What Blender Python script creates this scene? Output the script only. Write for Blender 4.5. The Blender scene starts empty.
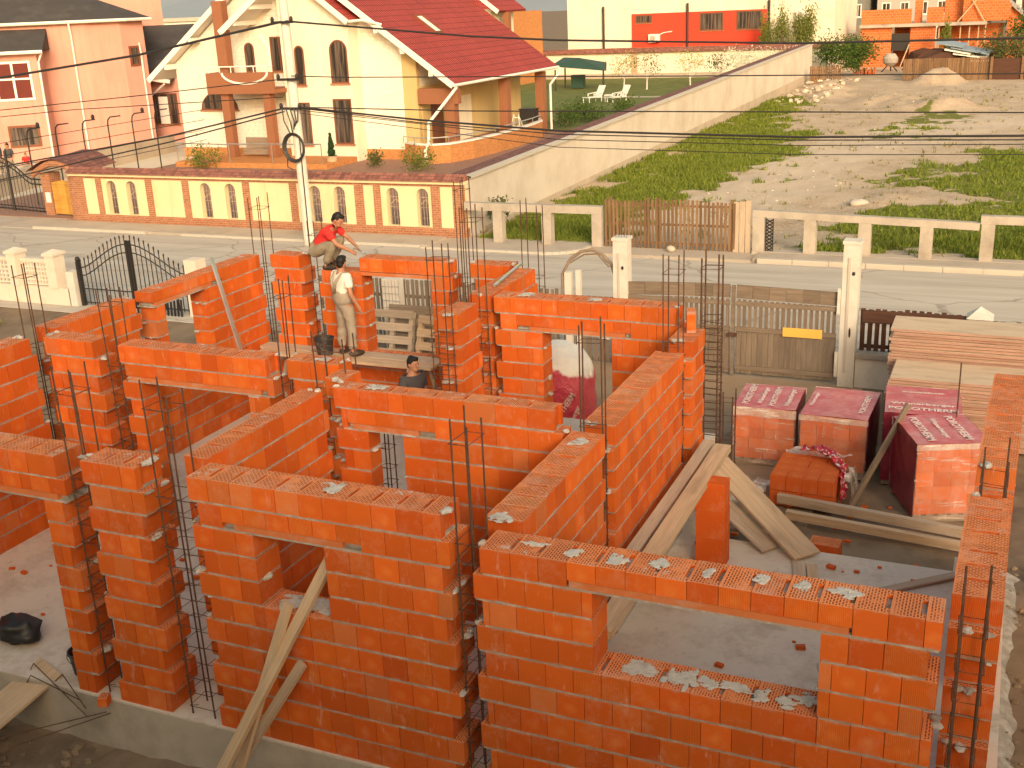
import bpy, math, random
from mathutils import Vector, Matrix, noise
R = random.Random(11)
S = bpy.context.scene
COL = S.collection
PI = math.pi
ORG = {}

# ------------------------------------------------------------------ helpers
class MB:
    """collects geometry for ONE mesh object"""
    def __init__(s):
        s.v = []; s.f = []; s.uv = []; s.mi = []
    def add(s, vs, fs, uvs=None, mi=0):
        b = len(s.v)
        s.v += [tuple(p) for p in vs]
        for i, f in enumerate(fs):
            s.f.append(tuple(b + j for j in f)); s.mi.append(mi)
            if uvs:
                s.uv.append(uvs[i])
            else:
                p = [Vector(vs[j]) for j in f]
                n = (p[1] - p[0]).cross(p[2] - p[0])
                a = max(range(3), key=lambda k: abs(n[k]))
                if a == 2: s.uv.append([(q.x, q.y) for q in p])
                elif a == 1: s.uv.append([(q.x, q.z) for q in p])
                else: s.uv.append([(q.y, q.z) for q in p])
    def box(s, x0, y0, z0, x1, y1, z1, mi=0):
        vs = [(x0,y0,z0),(x1,y0,z0),(x1,y1,z0),(x0,y1,z0),(x0,y0,z1),(x1,y0,z1),(x1,y1,z1),(x0,y1,z1)]
        s.add(vs, [(0,3,2,1),(4,5,6,7),(0,1,5,4),(1,2,6,5),(2,3,7,6),(3,0,4,7)], None, mi)
    def bar(s, p0, p1, w, h, up=(0,0,1), mi=0, warp=0):
        p0 = Vector(p0); p1 = Vector(p1); d = p1 - p0; L = d.length; d.normalize()
        u = Vector(up)
        if abs(d.dot(u)) > .98: u = Vector((1,0,0))
        sd = d.cross(u).normalized(); u = sd.cross(d).normalized()
        n = 1 if not warp else 6
        o = R.uniform(0, 20)
        vs = []
        for i in range(n + 1):
            t = i / n
            c = p0 + d * (L * t) + u * (warp * math.sin(PI * t)) + sd * (warp * .5 * math.sin(2 * PI * t))
            for a, b in ((-1,-1),(1,-1),(1,1),(-1,1)):
                vs.append(c + sd * (a * w / 2) + u * (b * h / 2))
        fs = []; uv = []
        for i in range(n):
            for k in range(4):
                a = i*4 + k; b = i*4 + (k+1) % 4
                fs.append((a, b, b+4, a+4))
                wd = w if k in (0, 2) else h
                l0 = o + L*i/n; l1 = o + L*(i+1)/n
                uv.append([(l0, k*.31), (l0, k*.31+wd), (l1, k*.31+wd), (l1, k*.31)])
        fs.append((3,2,1,0)); uv.append([(o,0),(o+.02,0),(o+.02,h),(o,h)])
        m = n*4
        fs.append((m,m+1,m+2,m+3)); uv.append([(o,0),(o+.02,0),(o+.02,h),(o,h)])
        s.add(vs, fs, uv, mi)
    def tube(s, pts, r, n=6, closed=False, r1=None, mi=0):
        pts = [Vector(p) for p in pts]; m = len(pts)
        vs = []; fs = []; prev = None
        for i, p in enumerate(pts):
            if closed: d = pts[(i+1) % m] - pts[i-1]
            else: d = pts[min(i+1, m-1)] - pts[max(i-1, 0)]
            if d.length < 1e-9: d = Vector((0,0,1))
            d.normalize()
            if prev is None:
                a = Vector((0,0,1)) if abs(d.z) < .9 else Vector((1,0,0))
                x = d.cross(a).normalized()
            else:
                x = prev - d * prev.dot(d)
                x = x.normalized() if x.length > 1e-6 else d.orthogonal().normalized()
            prev = x; y = d.cross(x)
            rr = r if r1 is None else r + (r1 - r) * i / max(1, m-1)
            for k in range(n):
                t = 2*PI*k/n
                vs.append(p + x*(rr*math.cos(t)) + y*(rr*math.sin(t)))
        for i in range(m if closed else m-1):
            for k in range(n):
                a = i*n+k; b = i*n+(k+1) % n
                c = ((i+1) % m)*n
                fs.append((a, b, c+(k+1) % n, c+k))
        if not closed:
            fs.append(tuple(range(n-1, -1, -1))); fs.append(tuple((m-1)*n+k for k in range(n)))
        s.add(vs, fs, None, mi)
    def lathe(s, c, prof, n=16, mi=0):
        vs = []; fs = []
        for (r, z) in prof:
            for k in range(n):
                t = 2*PI*k/n; vs.append((c[0]+r*math.cos(t), c[1]+r*math.sin(t), c[2]+z))
        for i in range(len(prof)-1):
            for k in range(n):
                a = i*n+k; b = i*n+(k+1) % n
                fs.append((a, b, b+n, a+n))
        fs.append(tuple(range(n-1, -1, -1))); fs.append(tuple((len(prof)-1)*n+k for k in range(n)))
        s.add(vs, fs, None, mi)
    def ell(s, c, r, nu=10, nv=7, jit=0, rot=None, mi=0, seed=None):
        vs = []; fs = []; c = Vector(c)
        sd = R.uniform(0, 50) if seed is None else seed
        for j in range(nv+1):
            ph = -PI/2 + PI*j/nv
            for k in range(nu):
                t = 2*PI*k/nu
                d = Vector((math.cos(ph)*math.cos(t), math.cos(ph)*math.sin(t), math.sin(ph)))
                q = 1 + (jit*noise.noise(d*1.7 + Vector((sd, sd, 0))) if jit else 0)
                p = Vector((d.x*r[0], d.y*r[1], d.z*r[2]))*q
                if rot: p = rot @ p
                vs.append(c + p)
        for j in range(nv):
            for k in range(nu):
                a = j*nu+k; b = j*nu+(k+1) % nu
                fs.append((a, b, b+nu, a+nu))
        s.add(vs, fs, None, mi)
    def prism(s, poly, fn, d0, d1, mi=0, caps=True):
        n = len(poly)
        vs = [fn(a, b, d0) for a, b in poly] + [fn(a, b, d1) for a, b in poly]
        fs = [(i, (i+1) % n, (i+1) % n + n, i+n) for i in range(n)]
        if caps: fs += [tuple(range(n-1, -1, -1)), tuple(range(n, 2*n))]
        s.add(vs, fs, None, mi)
    def grid(s, fn, nu, nv, mi=0):
        vs = []; uv = []
        for j in range(nv+1):
            for i in range(nu+1):
                p = fn(i/nu, j/nv); vs.append(p[:3]); uv.append(p[3:5] if len(p) > 3 else (p[0], p[1]))
        fs = []; us = []
        for j in range(nv):
            for i in range(nu):
                a = j*(nu+1)+i; q = (a, a+1, a+nu+2, a+nu+1)
                fs.append(q); us.append([uv[t] for t in q])
        s.add(vs, fs, us, mi)
    def mesh(s, name, mats, org=(0,0,0), smooth=False):
        me = bpy.data.meshes.new(name)
        o = Vector(org)
        me.from_pydata([tuple(Vector(p)-o) for p in s.v], [], s.f)
        ul = me.uv_layers.new(name='UVMap')
        flat = []
        for u in s.uv:
            for a, b in u: flat += [a, b]
        ul.data.foreach_set('uv', flat)
        if not isinstance(mats, (list, tuple)): mats = [mats]
        for m in mats: me.materials.append(m)
        me.polygons.foreach_set('material_index', s.mi)
        me.polygons.foreach_set('use_smooth', [smooth]*len(s.f))
        me.update()
        return me
    def build(s, name, mats, parent=None, org=None, smooth=False, label=None):
        if parent is not None:
            og = ORG[parent.name]
        elif org is not None:
            og = Vector(org)
        else:
            xs = [p[0] for p in s.v]; ys = [p[1] for p in s.v]; zs = [p[2] for p in s.v]
            og = Vector(((min(xs)+max(xs))/2, (min(ys)+max(ys))/2, min(zs)))
        o = bpy.data.objects.new(name, s.mesh(name, mats, og, smooth)); COL.objects.link(o)
        ORG[o.name] = og
        if parent is not None: o.parent = parent
        else: o.location = og
        if label: o['label'] = label
        return o

def tag(o, label=None, cat=None, group=None, kind=None):
    if label: o['label'] = label
    if cat: o['category'] = cat
    if group: o['group'] = group
    if kind: o['kind'] = kind
    return o
def thing(name, label, cat, loc=(0,0,0), org=None, group=None, rz=0):
    o = bpy.data.objects.new(name, None); COL.objects.link(o)
    o.location = loc; o.rotation_euler = (0, 0, rz); o.empty_display_size = .2
    ORG[o.name] = Vector(org if org is not None else loc)
    return tag(o, label, cat, group)
def single(name, mb, mats, label, cat, group=None, smooth=False, org=None):
    return tag(mb.build(name, mats, None, org, smooth), label, cat, group)
def struct(name, mb, mats, smooth=False, kind='structure'):
    return tag(mb.build(name, mats, None, None, smooth), None, None, None, kind)
def dup(root, loc=None, rz=None, label=None, parent=None):
    c = root.copy(); COL.objects.link(c)
    if parent is not None: c.parent = parent
    for ch in list(root.children): dup(ch, parent=c)
    if loc is not None: c.location = loc
    if rz is not None: c.rotation_euler = (0, 0, rz)
    if label: c['label'] = label
    return c

# ------------------------------------------------------------------ materials
class NT:
    def __init__(s, name):
        s.m = bpy.data.materials.new(name); s.m.use_nodes = True
        s.t = s.m.node_tree; s.n = s.t.nodes; s.l = s.t.links
        s.b = s.n['Principled BSDF']
    def new(s, t, **kw):
        x = s.n.new(t)
        for k, v in kw.items():
            if k.startswith('i_'): x.inputs[k[2:].replace('_', ' ')].default_value = v
            else: setattr(x, k, v)
        return x
    def link(s, a, b): s.l.new(a, b)
    def coord(s, kind='Object', scale=(1,1,1)):
        c = s.new('ShaderNodeTexCoord'); m = s.new('ShaderNodeMapping'); m.inputs['Scale'].default_value = scale
        s.link(c.outputs[kind], m.inputs['Vector']); return m.outputs['Vector']
    def noise(s, vec, scale, detail=5, rough=.6):
        x = s.new('ShaderNodeTexNoise'); x.inputs['Scale'].default_value = scale; x.inputs['Detail'].default_value = detail
        x.inputs['Roughness'].default_value = rough
        s.link(vec, x.inputs['Vector']); return x.outputs['Fac']
    def ramp(s, fac, p0, p1, c0=(0,0,0,1), c1=(1,1,1,1)):
        x = s.new('ShaderNodeValToRGB'); e = x.color_ramp.elements
        e[0].position = p0; e[1].position = p1; e[0].color = c0; e[1].color = c1
        s.link(fac, x.inputs['Fac']); return x.outputs['Color']
    def mix(s, fac, a, b, mode='MIX'):
        x = s.new('ShaderNodeMix'); x.data_type = 'RGBA'; x.blend_type = mode
        for v, i in ((fac, 0), (a, 6), (b, 7)):
            if isinstance(v, (int, float)): x.inputs[i].default_value = v
            elif isinstance(v, (tuple, list)): x.inputs[i].default_value = (*v[:3], 1)
            else: s.link(v, x.inputs[i])
        return x.outputs[2]
    def math(s, op, a, b=None, c=None):
        x = s.new('ShaderNodeMath'); x.operation = op
        for i, v in enumerate((a, b, c)):
            if v is None: continue
            if isinstance(v, (int, float)): x.inputs[i].default_value = v
            else: s.link(v, x.inputs[i])
        return x.outputs[0]
    def island(s): return s.new('ShaderNodeNewGeometry').outputs['Random Per Island']
    def bump(s, h, strength=.3, dist=.02):
        x = s.new('ShaderNodeBump'); x.inputs['Strength'].default_value = strength; x.inputs['Distance'].default_value = dist
        s.link(h, x.inputs['Height']); s.link(x.outputs['Normal'], s.b.inputs['Normal'])
    def out(s, col, rough=.85, spec=.3, metal=0):
        if isinstance(col, (tuple, list)): s.b.inputs['Base Color'].default_value = (*col[:3], 1)
        else: s.link(col, s.b.inputs['Base Color'])
        s.b.inputs['Roughness'].default_value = rough; s.b.inputs['Specular IOR Level'].default_value = spec
        s.b.inputs['Metallic'].default_value = metal
        return s.m
def mul(c, k): return tuple(min(1, x*k) for x in c[:3])
def val(n, col, r, amt):
    """col * (1 +- amt by r in 0..1)"""
    f = n.math('MULTIPLY_ADD', r, 2*amt, 1-amt)
    c = n.new('ShaderNodeCombineColor')
    for i in range(3): n.link(f, c.inputs[i])
    return n.mix(1.0, col, c.outputs[0], 'MULTIPLY')
def M(name, base, rough=.85, nvar=.15, nscale=2.5, dirt=None, damt=(.45,.7), dscale=.7, bump=.2, bscale=30, isl=0, spec=.3, metal=0):
    n = NT(name); v = n.coord()
    col = n.mix(n.noise(v, nscale), mul(base, 1-nvar), mul(base, 1+nvar))
    if dirt:
        col = n.mix(n.ramp(n.noise(v, dscale, 7, .65), *damt), col, dirt)
    if isl: col = val(n, col, n.island(), isl)
    if bump: n.bump(n.noise(v, bscale, 4), bump, .01)
    return n.out(col, rough, spec, metal)
def wood(name, base, dark=None, rough=.8, isl=.2, gl=1.3, gw=26):
    n = NT(name); v = n.coord('UV', (gl, gw, 1))
    g = n.noise(v, 1.0, 6, .65)
    col = n.mix(n.ramp(g, .3, .7), dark or mul(base, .6), base)
    v2 = n.coord('UV', (.8, 3, 1))
    col = n.mix(n.ramp(n.noise(v2, 1.5, 4), .5, .8), col, mul(base, .55))
    if isl: col = val(n, col, n.island(), isl)
    n.bump(g, .25, .004)
    return n.out(col, rough, .2)
def brick(name, c1, c2, mortar, bw=.25, bh=.07, ms=.01, rough=.9, coord='UV'):
    n = NT(name); v = n.coord(coord)
    b = n.new('ShaderNodeTexBrick', i_Scale=1.0, i_Brick_Width=bw, i_Row_Height=bh, i_Mortar_Size=ms)
    b.inputs['Color1'].default_value = (*c1, 1); b.inputs['Color2'].default_value = (*c2, 1); b.inputs['Mortar'].default_value = (*mortar, 1)
    n.link(v, b.inputs['Vector'])
    col = val(n, b.outputs['Color'], n.noise(n.coord(), 6), .3)
    n.bump(n.math('SUBTRACT', 1.0, b.outputs['Fac']), .4, .008)
    return n.out(col, rough, .2)
def roof_tiles(name, base, w=.22, h=.36, var=.25, ms=.012):
    n = NT(name); c = n.coord('UV')
    b = n.new('ShaderNodeTexBrick', i_Scale=1.0, i_Brick_Width=w, i_Row_Height=h, i_Mortar_Size=ms)
    b.offset = 0
    b.inputs['Color1'].default_value = (*mul(base, 1+var), 1); b.inputs['Color2'].default_value = (*mul(base, 1-var), 1); b.inputs['Mortar'].default_value = (*mul(base, .5), 1)
    n.link(c, b.inputs['Vector'])
    col = val(n, b.outputs['Color'], n.noise(n.coord(), .6, 5), .2)
    sx = n.new('ShaderNodeSeparateXYZ'); n.link(c, sx.inputs[0])
    wv = n.math('SINE', n.math('MULTIPLY', sx.outputs[0], 2*PI/w))
    fr = n.math('FRACT', n.math('DIVIDE', sx.outputs[1], h))
    n.bump(n.math('ADD', n.math('MULTIPLY', wv, .35), n.math('MULTIPLY', fr, -1.0)), .8, .04)
    return n.out(col, .75, .3)

def clay_material(name, base=(.60,.106,.0125), top=False, grooves=False, plain=False):
    n = NT(name); uv = n.coord('UV'); ob = n.coord()
    isl = n.island()
    wn = n.new('ShaderNodeTexWhiteNoise'); wn.noise_dimensions = '1D'; n.link(isl, wn.inputs['W'])
    wn2 = n.new('ShaderNodeTexWhiteNoise'); wn2.noise_dimensions = '1D'; n.link(n.math('ADD', isl, 3.7), wn2.inputs['W'])
    sx = n.new('ShaderNodeSeparateXYZ'); n.link(uv, sx.inputs[0])
    col = n.mix(n.noise(ob, 5, 5), mul(base, .86), mul(base, 1.12))
    col = n.mix(wn.outputs['Value'], n.mix(.40, col, (.42,.060,.009)), n.mix(.38, col, (.66,.165,.022)))
    wn3 = n.new('ShaderNodeTexWhiteNoise'); wn3.noise_dimensions = '1D'; n.link(n.math('ADD', isl, 9.1), wn3.inputs['W'])
    col = n.mix(n.ramp(wn3.outputs['Value'], .90, .98), col, n.mix(.4, col, (.60,.24,.10)))
    col = val(n, col, wn2.outputs['Value'], .15)
    if top:
        br = n.new('ShaderNodeTexBrick', i_Scale=1.0, i_Brick_Width=.046, i_Row_Height=.023, i_Mortar_Size=.0062)
        nz = n.new('ShaderNodeTexNoise'); nz.inputs['Scale'].default_value = 28; n.link(n.coord('UV'), nz.inputs['Vector'])
        vm = n.new('ShaderNodeVectorMath'); vm.operation = 'MULTIPLY_ADD'; n.link(nz.outputs['Color'], vm.inputs[0]); vm.inputs[1].default_value = (.012,.009,0); n.link(n.coord('UV'), vm.inputs[2])
        br.inputs['Color1'].default_value = (0,0,0,1); br.inputs['Color2'].default_value = (0,0,0,1); br.inputs['Mortar'].default_value = (1,1,1,1)
        n.link(vm.outputs[0], br.inputs['Vector'])
        f = br.outputs['Color']
        rim = n.math('MULTIPLY', n.math('GREATER_THAN', sx.outputs[0], .014), n.math('GREATER_THAN', sx.outputs[1], .012))
        rim2 = n.math('MULTIPLY', rim, n.math('SUBTRACT', 1.0, f))
        col = n.mix(.40, col, (.84,.38,.19))
        col = n.mix(n.math('MULTIPLY', n.math('MULTIPLY', rim2, n.ramp(n.noise(ob, 5, 6, .7), .36, .5)), .92), col, (.14,.03,.01))
        n.bump(f, .6, .008)
        dust = n.ramp(n.noise(ob, 2.2, 6, .7), .52, .78)
        col = n.mix(n.math('MULTIPLY', dust, .45), col, (.66,.50,.40))
        sm = n.ramp(n.noise(ob, 3.1, 8, .75), .60, .66)
        col = n.mix(n.math('MULTIPLY', sm, .8), col, n.mix(n.noise(ob, 30, 4), (.38,.32,.28), (.66,.60,.54)))
        return n.out(col, .9, .15)
    # lighter press mark in the middle of some faces
    r2 = n.math('ADD', n.math('POWER', sx.outputs[0], 2), n.math('POWER', n.math('ADD', sx.outputs[1], .02), 2))
    sp = n.ramp(n.math('ADD', r2, n.math('MULTIPLY', n.noise(ob, 18, 3), .006)), 
        0.0, .0065, (1,1,1,1), (0,0,0,1))
    sw = n.ramp(wn2.outputs['Value'], .50, .80)
    col = n.mix(n.math('MULTIPLY', n.math('MULTIPLY', sp, sw), .46), col, (.74,.27,.06))
    # fine vertical extrusion grooves
    w = n.math('SINE', n.math('MULTIPLY', sx.outputs[0], 2*PI/.014))
    gr = n.ramp(wn.outputs['Value'], .80, .82) if not grooves else 1.0
    gm = n.math('MULTIPLY', n.math('MULTIPLY_ADD', w, .5, .5), gr)
    col = n.mix(n.math('MULTIPLY', gm, .30), col, mul(base, .35))
    # mortar dust and smears
    d = n.ramp(n.noise(ob, 2.6, 9, .78), .52, .74)
    col = n.mix(n.math('MULTIPLY', d, .34), col, (.55,.33,.23))
    d2 = n.ramp(n.noise(n.coord('Object', (9,9,2.2)), 1.0, 7, .75), .60, .70)
    col = n.mix(n.math('MULTIPLY', d2, .34), col, (.72,.52,.42))
    # mortar smeared over the bed joint edges
    if plain:
        n.bump(n.noise(ob, 60, 4), .3, .004); return n.out(col, .85, .2)
    ed = n.math('ADD', n.math('ABSOLUTE', sx.outputs[1]), n.math('MULTIPLY_ADD', n.noise(n.coord('Object', (7,7,22)), 1.2, 8, .8), .12, -.06))
    sp2 = n.ramp(n.noise(ob, 11, 6, .7), .68, .72)
    col = n.mix(n.math('MULTIPLY', sp2, .55), col, (.48,.38,.31))
    col = n.mix(n.math('MULTIPLY', n.ramp(ed, .104, .124), .72 if not grooves else .9), col, n.mix(n.noise(ob, 14, 4), (.25,.17,.12), (.50,.37,.29)))
    n.bump(n.math('ADD', n.math('MULTIPLY', gm, -1.2), n.noise(ob, 60, 4)), .35, .004)
    return n.out(col, .85, .2)
MT = {}
MT['clay'] = clay_material('clay_face')
MT['clay_top'] = clay_material('clay_top_holes', top=True)
MT['clay_end'] = clay_material('clay_end_grooved', grooves=True)
CLAY = [MT['clay'], MT['clay_top'], MT['clay_end']]
MT['splash'] = M('mortar_splash', (.50,.46,.42), .95, .2, 20, (.36,.32,.29), (.5,.7), 9, .7, 60)
MT['clay_rib'] = clay_material('clay_ribbed', grooves=True, plain=True)
MT['clay_plain'] = clay_material('clay_plain', plain=True)
MT['lintel'] = M('lintel_clay', (.52,.15,.05), .85, .2, 4, (.45,.30,.22), (.5,.75), 2)
MT['mortar'] = M('mortar', (.30,.255,.215), .95, .35, 9, (.46,.40,.35), (.45,.65), 7, .8, 45)
MT['concrete'] = M('concrete', (.45,.39,.33), .9, .2, 1.2, (.27,.225,.185), (.45,.75), 1.1, .3, 20)
def slab_mat():
    n = NT('slab_concrete'); v = n.coord()
    c = n.mix(n.noise(v, 1.3, 6), (.58,.50,.425), (.70,.62,.53))
    c = n.mix(n.math('MULTIPLY', n.ramp(n.noise(v, 1.7, 9, .75), .48, .66), .6), c, (.36,.28,.21))
    c = n.mix(n.math('MULTIPLY', n.ramp(n.noise(v, 7, 7, .75), .58, .70), .5), c, (.30,.23,.18))
    c = n.mix(n.math('MULTIPLY', n.ramp(n.noise(v, 4.2, 8, .8), .62, .70), .6), c, (.70,.61,.52))
    c = n.mix(n.math('MULTIPLY', n.ramp(n.noise(v, .8, 8, .7), .58, .72), .4), c, (.50,.27,.17))
    n.bump(n.noise(v, 26, 6, .7), .45, .01); return n.out(c, .92, .2)
MT['slab'] = slab_mat()

MT['whiteconc'] = M('pale_concrete', (.66,.60,.53), .9, .12, 2, (.48,.40,.33), (.5,.8), 1.5, .25, 25)
MT['rust'] = M('rusty_steel', (.075,.038,.024), .8, .4, 20, (.14,.062,.034), (.45,.7), 12, .3, 80, 0, .4)
MT['iron'] = M('black_iron', (.022,.018,.017), .55, .3, 8, None, bump=0, spec=.5)
MT['plank'] = wood('new_plank', (.60,.43,.285), (.46,.31,.19))
MT['plank_old'] = wood('site_plank', (.54,.42,.315), (.38,.285,.205))
MT['plank_dark'] = wood('weathered_plank', (.34,.255,.19), (.20,.145,.105))
MT['gatewood'] = wood('grey_gate_wood', (.25,.19,.14), (.15,.11,.08), isl=.14)
MT['slatwood'] = wood('old_slat_wood', (.26,.155,.085), (.13,.075,.042), isl=.25)
MT['brownpicket'] = wood('brown_picket', (.11,.052,.034), (.055,.027,.02), isl=.2)
MT['board'] = wood('formwork_board', (.63,.48,.345), (.52,.38,.26), isl=.16, gl=.9, gw=14)
MT['board_edge'] = wood('formwork_edge', (.46,.30,.225), (.30,.16,.125), isl=.35)
MT['dirt'] = M('yard_dirt', (.25,.175,.115), .98, .35, 1.5, (.13,.088,.06), (.45,.68), .8, .9, 14)
def road_mat():
    n = NT('dusty_road'); v = n.coord()
    c = n.mix(n.noise(v, .5, 6), (.49,.435,.375), (.57,.505,.435))
    c = n.mix(n.math('MULTIPLY', n.ramp(n.noise(n.coord('Object', (.12,1.6,1)), 1.0, 7, .7), .42, .66), .7), c, (.35,.295,.245))
    c = n.mix(n.math('MULTIPLY', n.ramp(n.noise(v, .9, 8, .75), .56, .72), .45), c, (.58,.50,.42))
    vo = n.new('ShaderNodeTexVoronoi'); vo.feature = 'DISTANCE_TO_EDGE'; vo.inputs['Scale'].default_value = .28
    nz = n.new('ShaderNodeTexNoise'); nz.inputs['Scale'].default_value = 1.2; n.link(v, nz.inputs['Vector'])
    vm = n.new('ShaderNodeVectorMath'); vm.operation = 'MULTIPLY_ADD'; n.link(nz.outputs['Color'], vm.inputs[0]); vm.inputs[1].default_value = (.9,.9,0); n.link(v, vm.inputs[2]); n.link(vm.outputs[0], vo.inputs['Vector'])
    c = n.mix(n.math('MULTIPLY', n.ramp(vo.outputs['Distance'], .004, .012, (1,1,1,1), (0,0,0,1)), .55), c, (.22,.18,.14))
    n.bump(n.noise(v, 30, 5), .25, .01)
    return n.out(c, .95, .2)
MT['road'] = road_mat()
MT['paving'] = M('pavement', (.46,.39,.32), .95, .12, .8, (.36,.295,.235), (.5,.75), .6, .25, 30)
MT['kerb'] = M('kerb_stone', (.50,.445,.38), .9, .12, 2)
# ------------------------------------------------------------------ the unfinished clay block house
def clay_wall(label, axis, s0, s1, c0, c1, ztop, openings=(), blk=.25, dabs=(), zbot=0.0, tooth=(1,1), skew=0.0, nolintel=False):
    """wall of hollow clay blocks; s runs along the wall, c across it"""
    if axis == 'x':
        P = lambda s, c, z: (s, c + skew*(s-s0), z); base = ((s0+s1)/2, (c0+c1)/2, zbot)
    else:
        P = lambda s, c, z: (c + skew*(s-s0), s, z); base = ((c0+c1)/2, (s0+s1)/2, zbot)
    root = thing('clay_block_wall', label, 'brick wall', base)
    B = MB(); Mo = MB(); L = MB(); Sp = MB()
    flip = axis == 'y'
    def face(mb, pts, uv, mi):
        if flip: pts = pts[::-1]; uv = uv[::-1]
        mb.add(pts, [tuple(range(len(pts)))], [uv], mi)
    def block(a, b, z0, z1, top):
        z1 += R.uniform(-.003,.002); j = max(-.003, min(.003, R.gauss(0, .002))); a += .0022; b -= .0022; h = z1 - z0; m = (a+b)/2
        x0 = c0 + j; x1 = c1 + j; tt = x1 - x0; zm = (z0+z1)/2
        dz = R.gauss(0, .0015) if top else 0; z1 += dz
        q = lambda s, c, z: P(s, c, z)
        notch = top and (b-a) > .17
        if notch:
            n0 = x0 + tt*.22; n1 = x0 + tt*.78; nd = .034
            ring = [(a,x0),(b,x0),(b,n0),(b-nd,n0),(b-nd,n1),(b,n1),(b,x1),(a,x1)]
        else:
            ring = [(a,x0),(b,x0),(b,x1),(a,x1)]
        # one island: shared vertices
        n = len(ring); vs = [q(s, c, z0) for s, c in ring] + [q(s, c, z1) for s, c in ring]
        fs = []; us = []; mi = []
        for i in range(n):
            k = (i+1) % n; (s_, c_), (s2, c2) = ring[i], ring[k]
            fs.append((i, k, k+n, i+n))
            if abs(s2-s_) > abs(c2-c_): u0, u1 = s_-m, s2-m; mi.append(0)
            else: u0, u1 = c_-(x0+x1)/2, c2-(x0+x1)/2; mi.append(2)
            us.append([(u0,z0-zm),(u1,z0-zm),(u1,z1-zm),(u0,z1-zm)])
        fs.append(tuple(range(n, 2*n))); us.append([(c-x0, s-a) for s, c in ring]); mi.append(1)
        fs.append(tuple(range(n-1, -1, -1))); us.append([(c, s) for s, c in ring[::-1]]); mi.append(0)
        if flip:
            fs = [f[::-1] for f in fs]; us = [u[::-1] for u in us]
        b0 = len(B.v); B.v += vs
        for f, u, k in zip(fs, us, mi):
            B.f.append(tuple(b0+t for t in f)); B.uv.append(u); B.mi.append(k)
    def mbox(mb, a, b, x0, x1, z0, z1):
        vs = [P(a,x0,z0),P(b,x0,z0),P(b,x1,z0),P(a,x1,z0),P(a,x0,z1),P(b,x0,z1),P(b,x1,z1),P(a,x1,z1)]
        fs = [(0,3,2,1),(4,5,6,7),(0,1,5,4),(1,2,6,5),(2,3,7,6),(3,0,4,7)]
        if flip: fs = [f[::-1] for f in fs]
        mb.add(vs, fs)
    n = int(round((ztop-zbot)/.25))
    for k in range(n):
        z0 = zbot + k*.25; z1 = z0 + .231
        t0 = s0 + ((.08 if k % 2 else 0) + R.uniform(0,.02))*tooth[0]
        t1 = s1 - ((0 if k % 2 else .08) + R.uniform(0,.02))*tooth[1]
        iv = [(t0, t1)]
        for (a, b, oz0, oz1) in openings:
            if z0 >= oz0-.02 and z1 <= oz1+.02:
                nv = []
                for (p, q_) in iv:
                    if b <= p or a >= q_: nv.append((p, q_)); continue
                    if a > p: nv.append((p, a))
                    if b < q_: nv.append((b, q_))
                iv = nv
        lint = [(a-.22, b+.22) for (a, b, oz0, oz1) in openings if abs(oz1 - z0) < .02 and not nolintel]
        topopen = [(a, b) for (a, b, oz0, oz1) in openings if abs(oz0 - (z0+.25)) < .02]
        for (p, q_) in iv:
            if q_-p < .03: continue
            ph = (blk/2 if k % 2 else 0) + s0 + R.uniform(-.03,.03)
            cuts = [p]; x = ph
            while x < q_-.06:
                if x > p+.06: cuts.append(x)
                x += blk*(1 if R.random() > .04 else .5)
            cuts.append(q_)
            for a, b in zip(cuts, cuts[1:]):
                zz = z0
                for (la, lb) in lint:
                    if b > la+.01 and a < lb-.01: zz = z0 + .066
                top = k == n-1 or any(b > oa and a < ob for oa, ob in topopen)
                block(a, b, zz, z1, top)
            lo = z0-.0195 if k else z0+.001
            mbox(Mo, p+.014, q_-.014, c0+.0035, c1-.0035, lo, z0+.004)
            mbox(Mo, p+.05, q_-.05, c0+.06, c1-.06, z0+.005, z0+.2)
            # mortar squeezed out at the toothed ends
            for e, sg in ((p, -1), (q_, 1)):
                if R.random() < .6:
                    for _ in range(R.randint(1, 3)):
                        cc = R.uniform(c0+.05, c1-.05)
                        (Sp if R.random() < .6 else Mo).ell(P(e+sg*R.uniform(-.01,.025), cc, z1+R.uniform(-.012,.012)), (R.uniform(.02,.05) if not flip else .04, R.uniform(.03,.07), R.uniform(.012,.03)), 7, 5, .6)
            if R.random() < .5 and k:      # drips below a bed joint
                cc = c0-.001 if R.random() < .6 else c1+.001
                s_ = R.uniform(p, q_)
                Mo.ell(P(s_, cc, z0-.006), (.05, .008, .014) if not flip else (.008,.05,.014), 7, 4, .5)
    for (a, b, oz0, oz1) in openings:
        if nolintel: break
        if abs(oz1 - ztop) > .1: mbox(L, a-.2, b+.2, c0+.003, c1-.003, oz1+.001, oz1+.061)
    for (s_, c_, z_, r1, r2) in dabs:
        for _ in range(22):
            q1 = R.uniform(.12,.5); q2 = R.uniform(.12,.5)
            Sp.ell(P(s_+R.gauss(0,r1*.36), c_+R.gauss(0,r2*.4), z_-.002), (r1*q1, r2*q2, R.uniform(.004,.009)) if not flip else (r2*q2, r1*q1, R.uniform(.004,.009)), 10, 4, .9)
    B.build('block_courses', CLAY, root)
    Mo.build('mortar', MT['mortar'], root)
    if Sp.v: Sp.build('mortar_splash', MT['splash'], root)
    if L.v: L.build('lintel', MT['lintel'], root)
    return root

def dabs_line(s0, s1, c, z, n, r1=.1, r2=.08):
    return [(s0+(s1-s0)*(i+.5)/n+R.uniform(-.06,.06), c+R.uniform(-.06,.06), z, r1*R.uniform(.6,1.2), r2*R.uniform(.6,1.3)) for i in range(n)]

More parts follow.
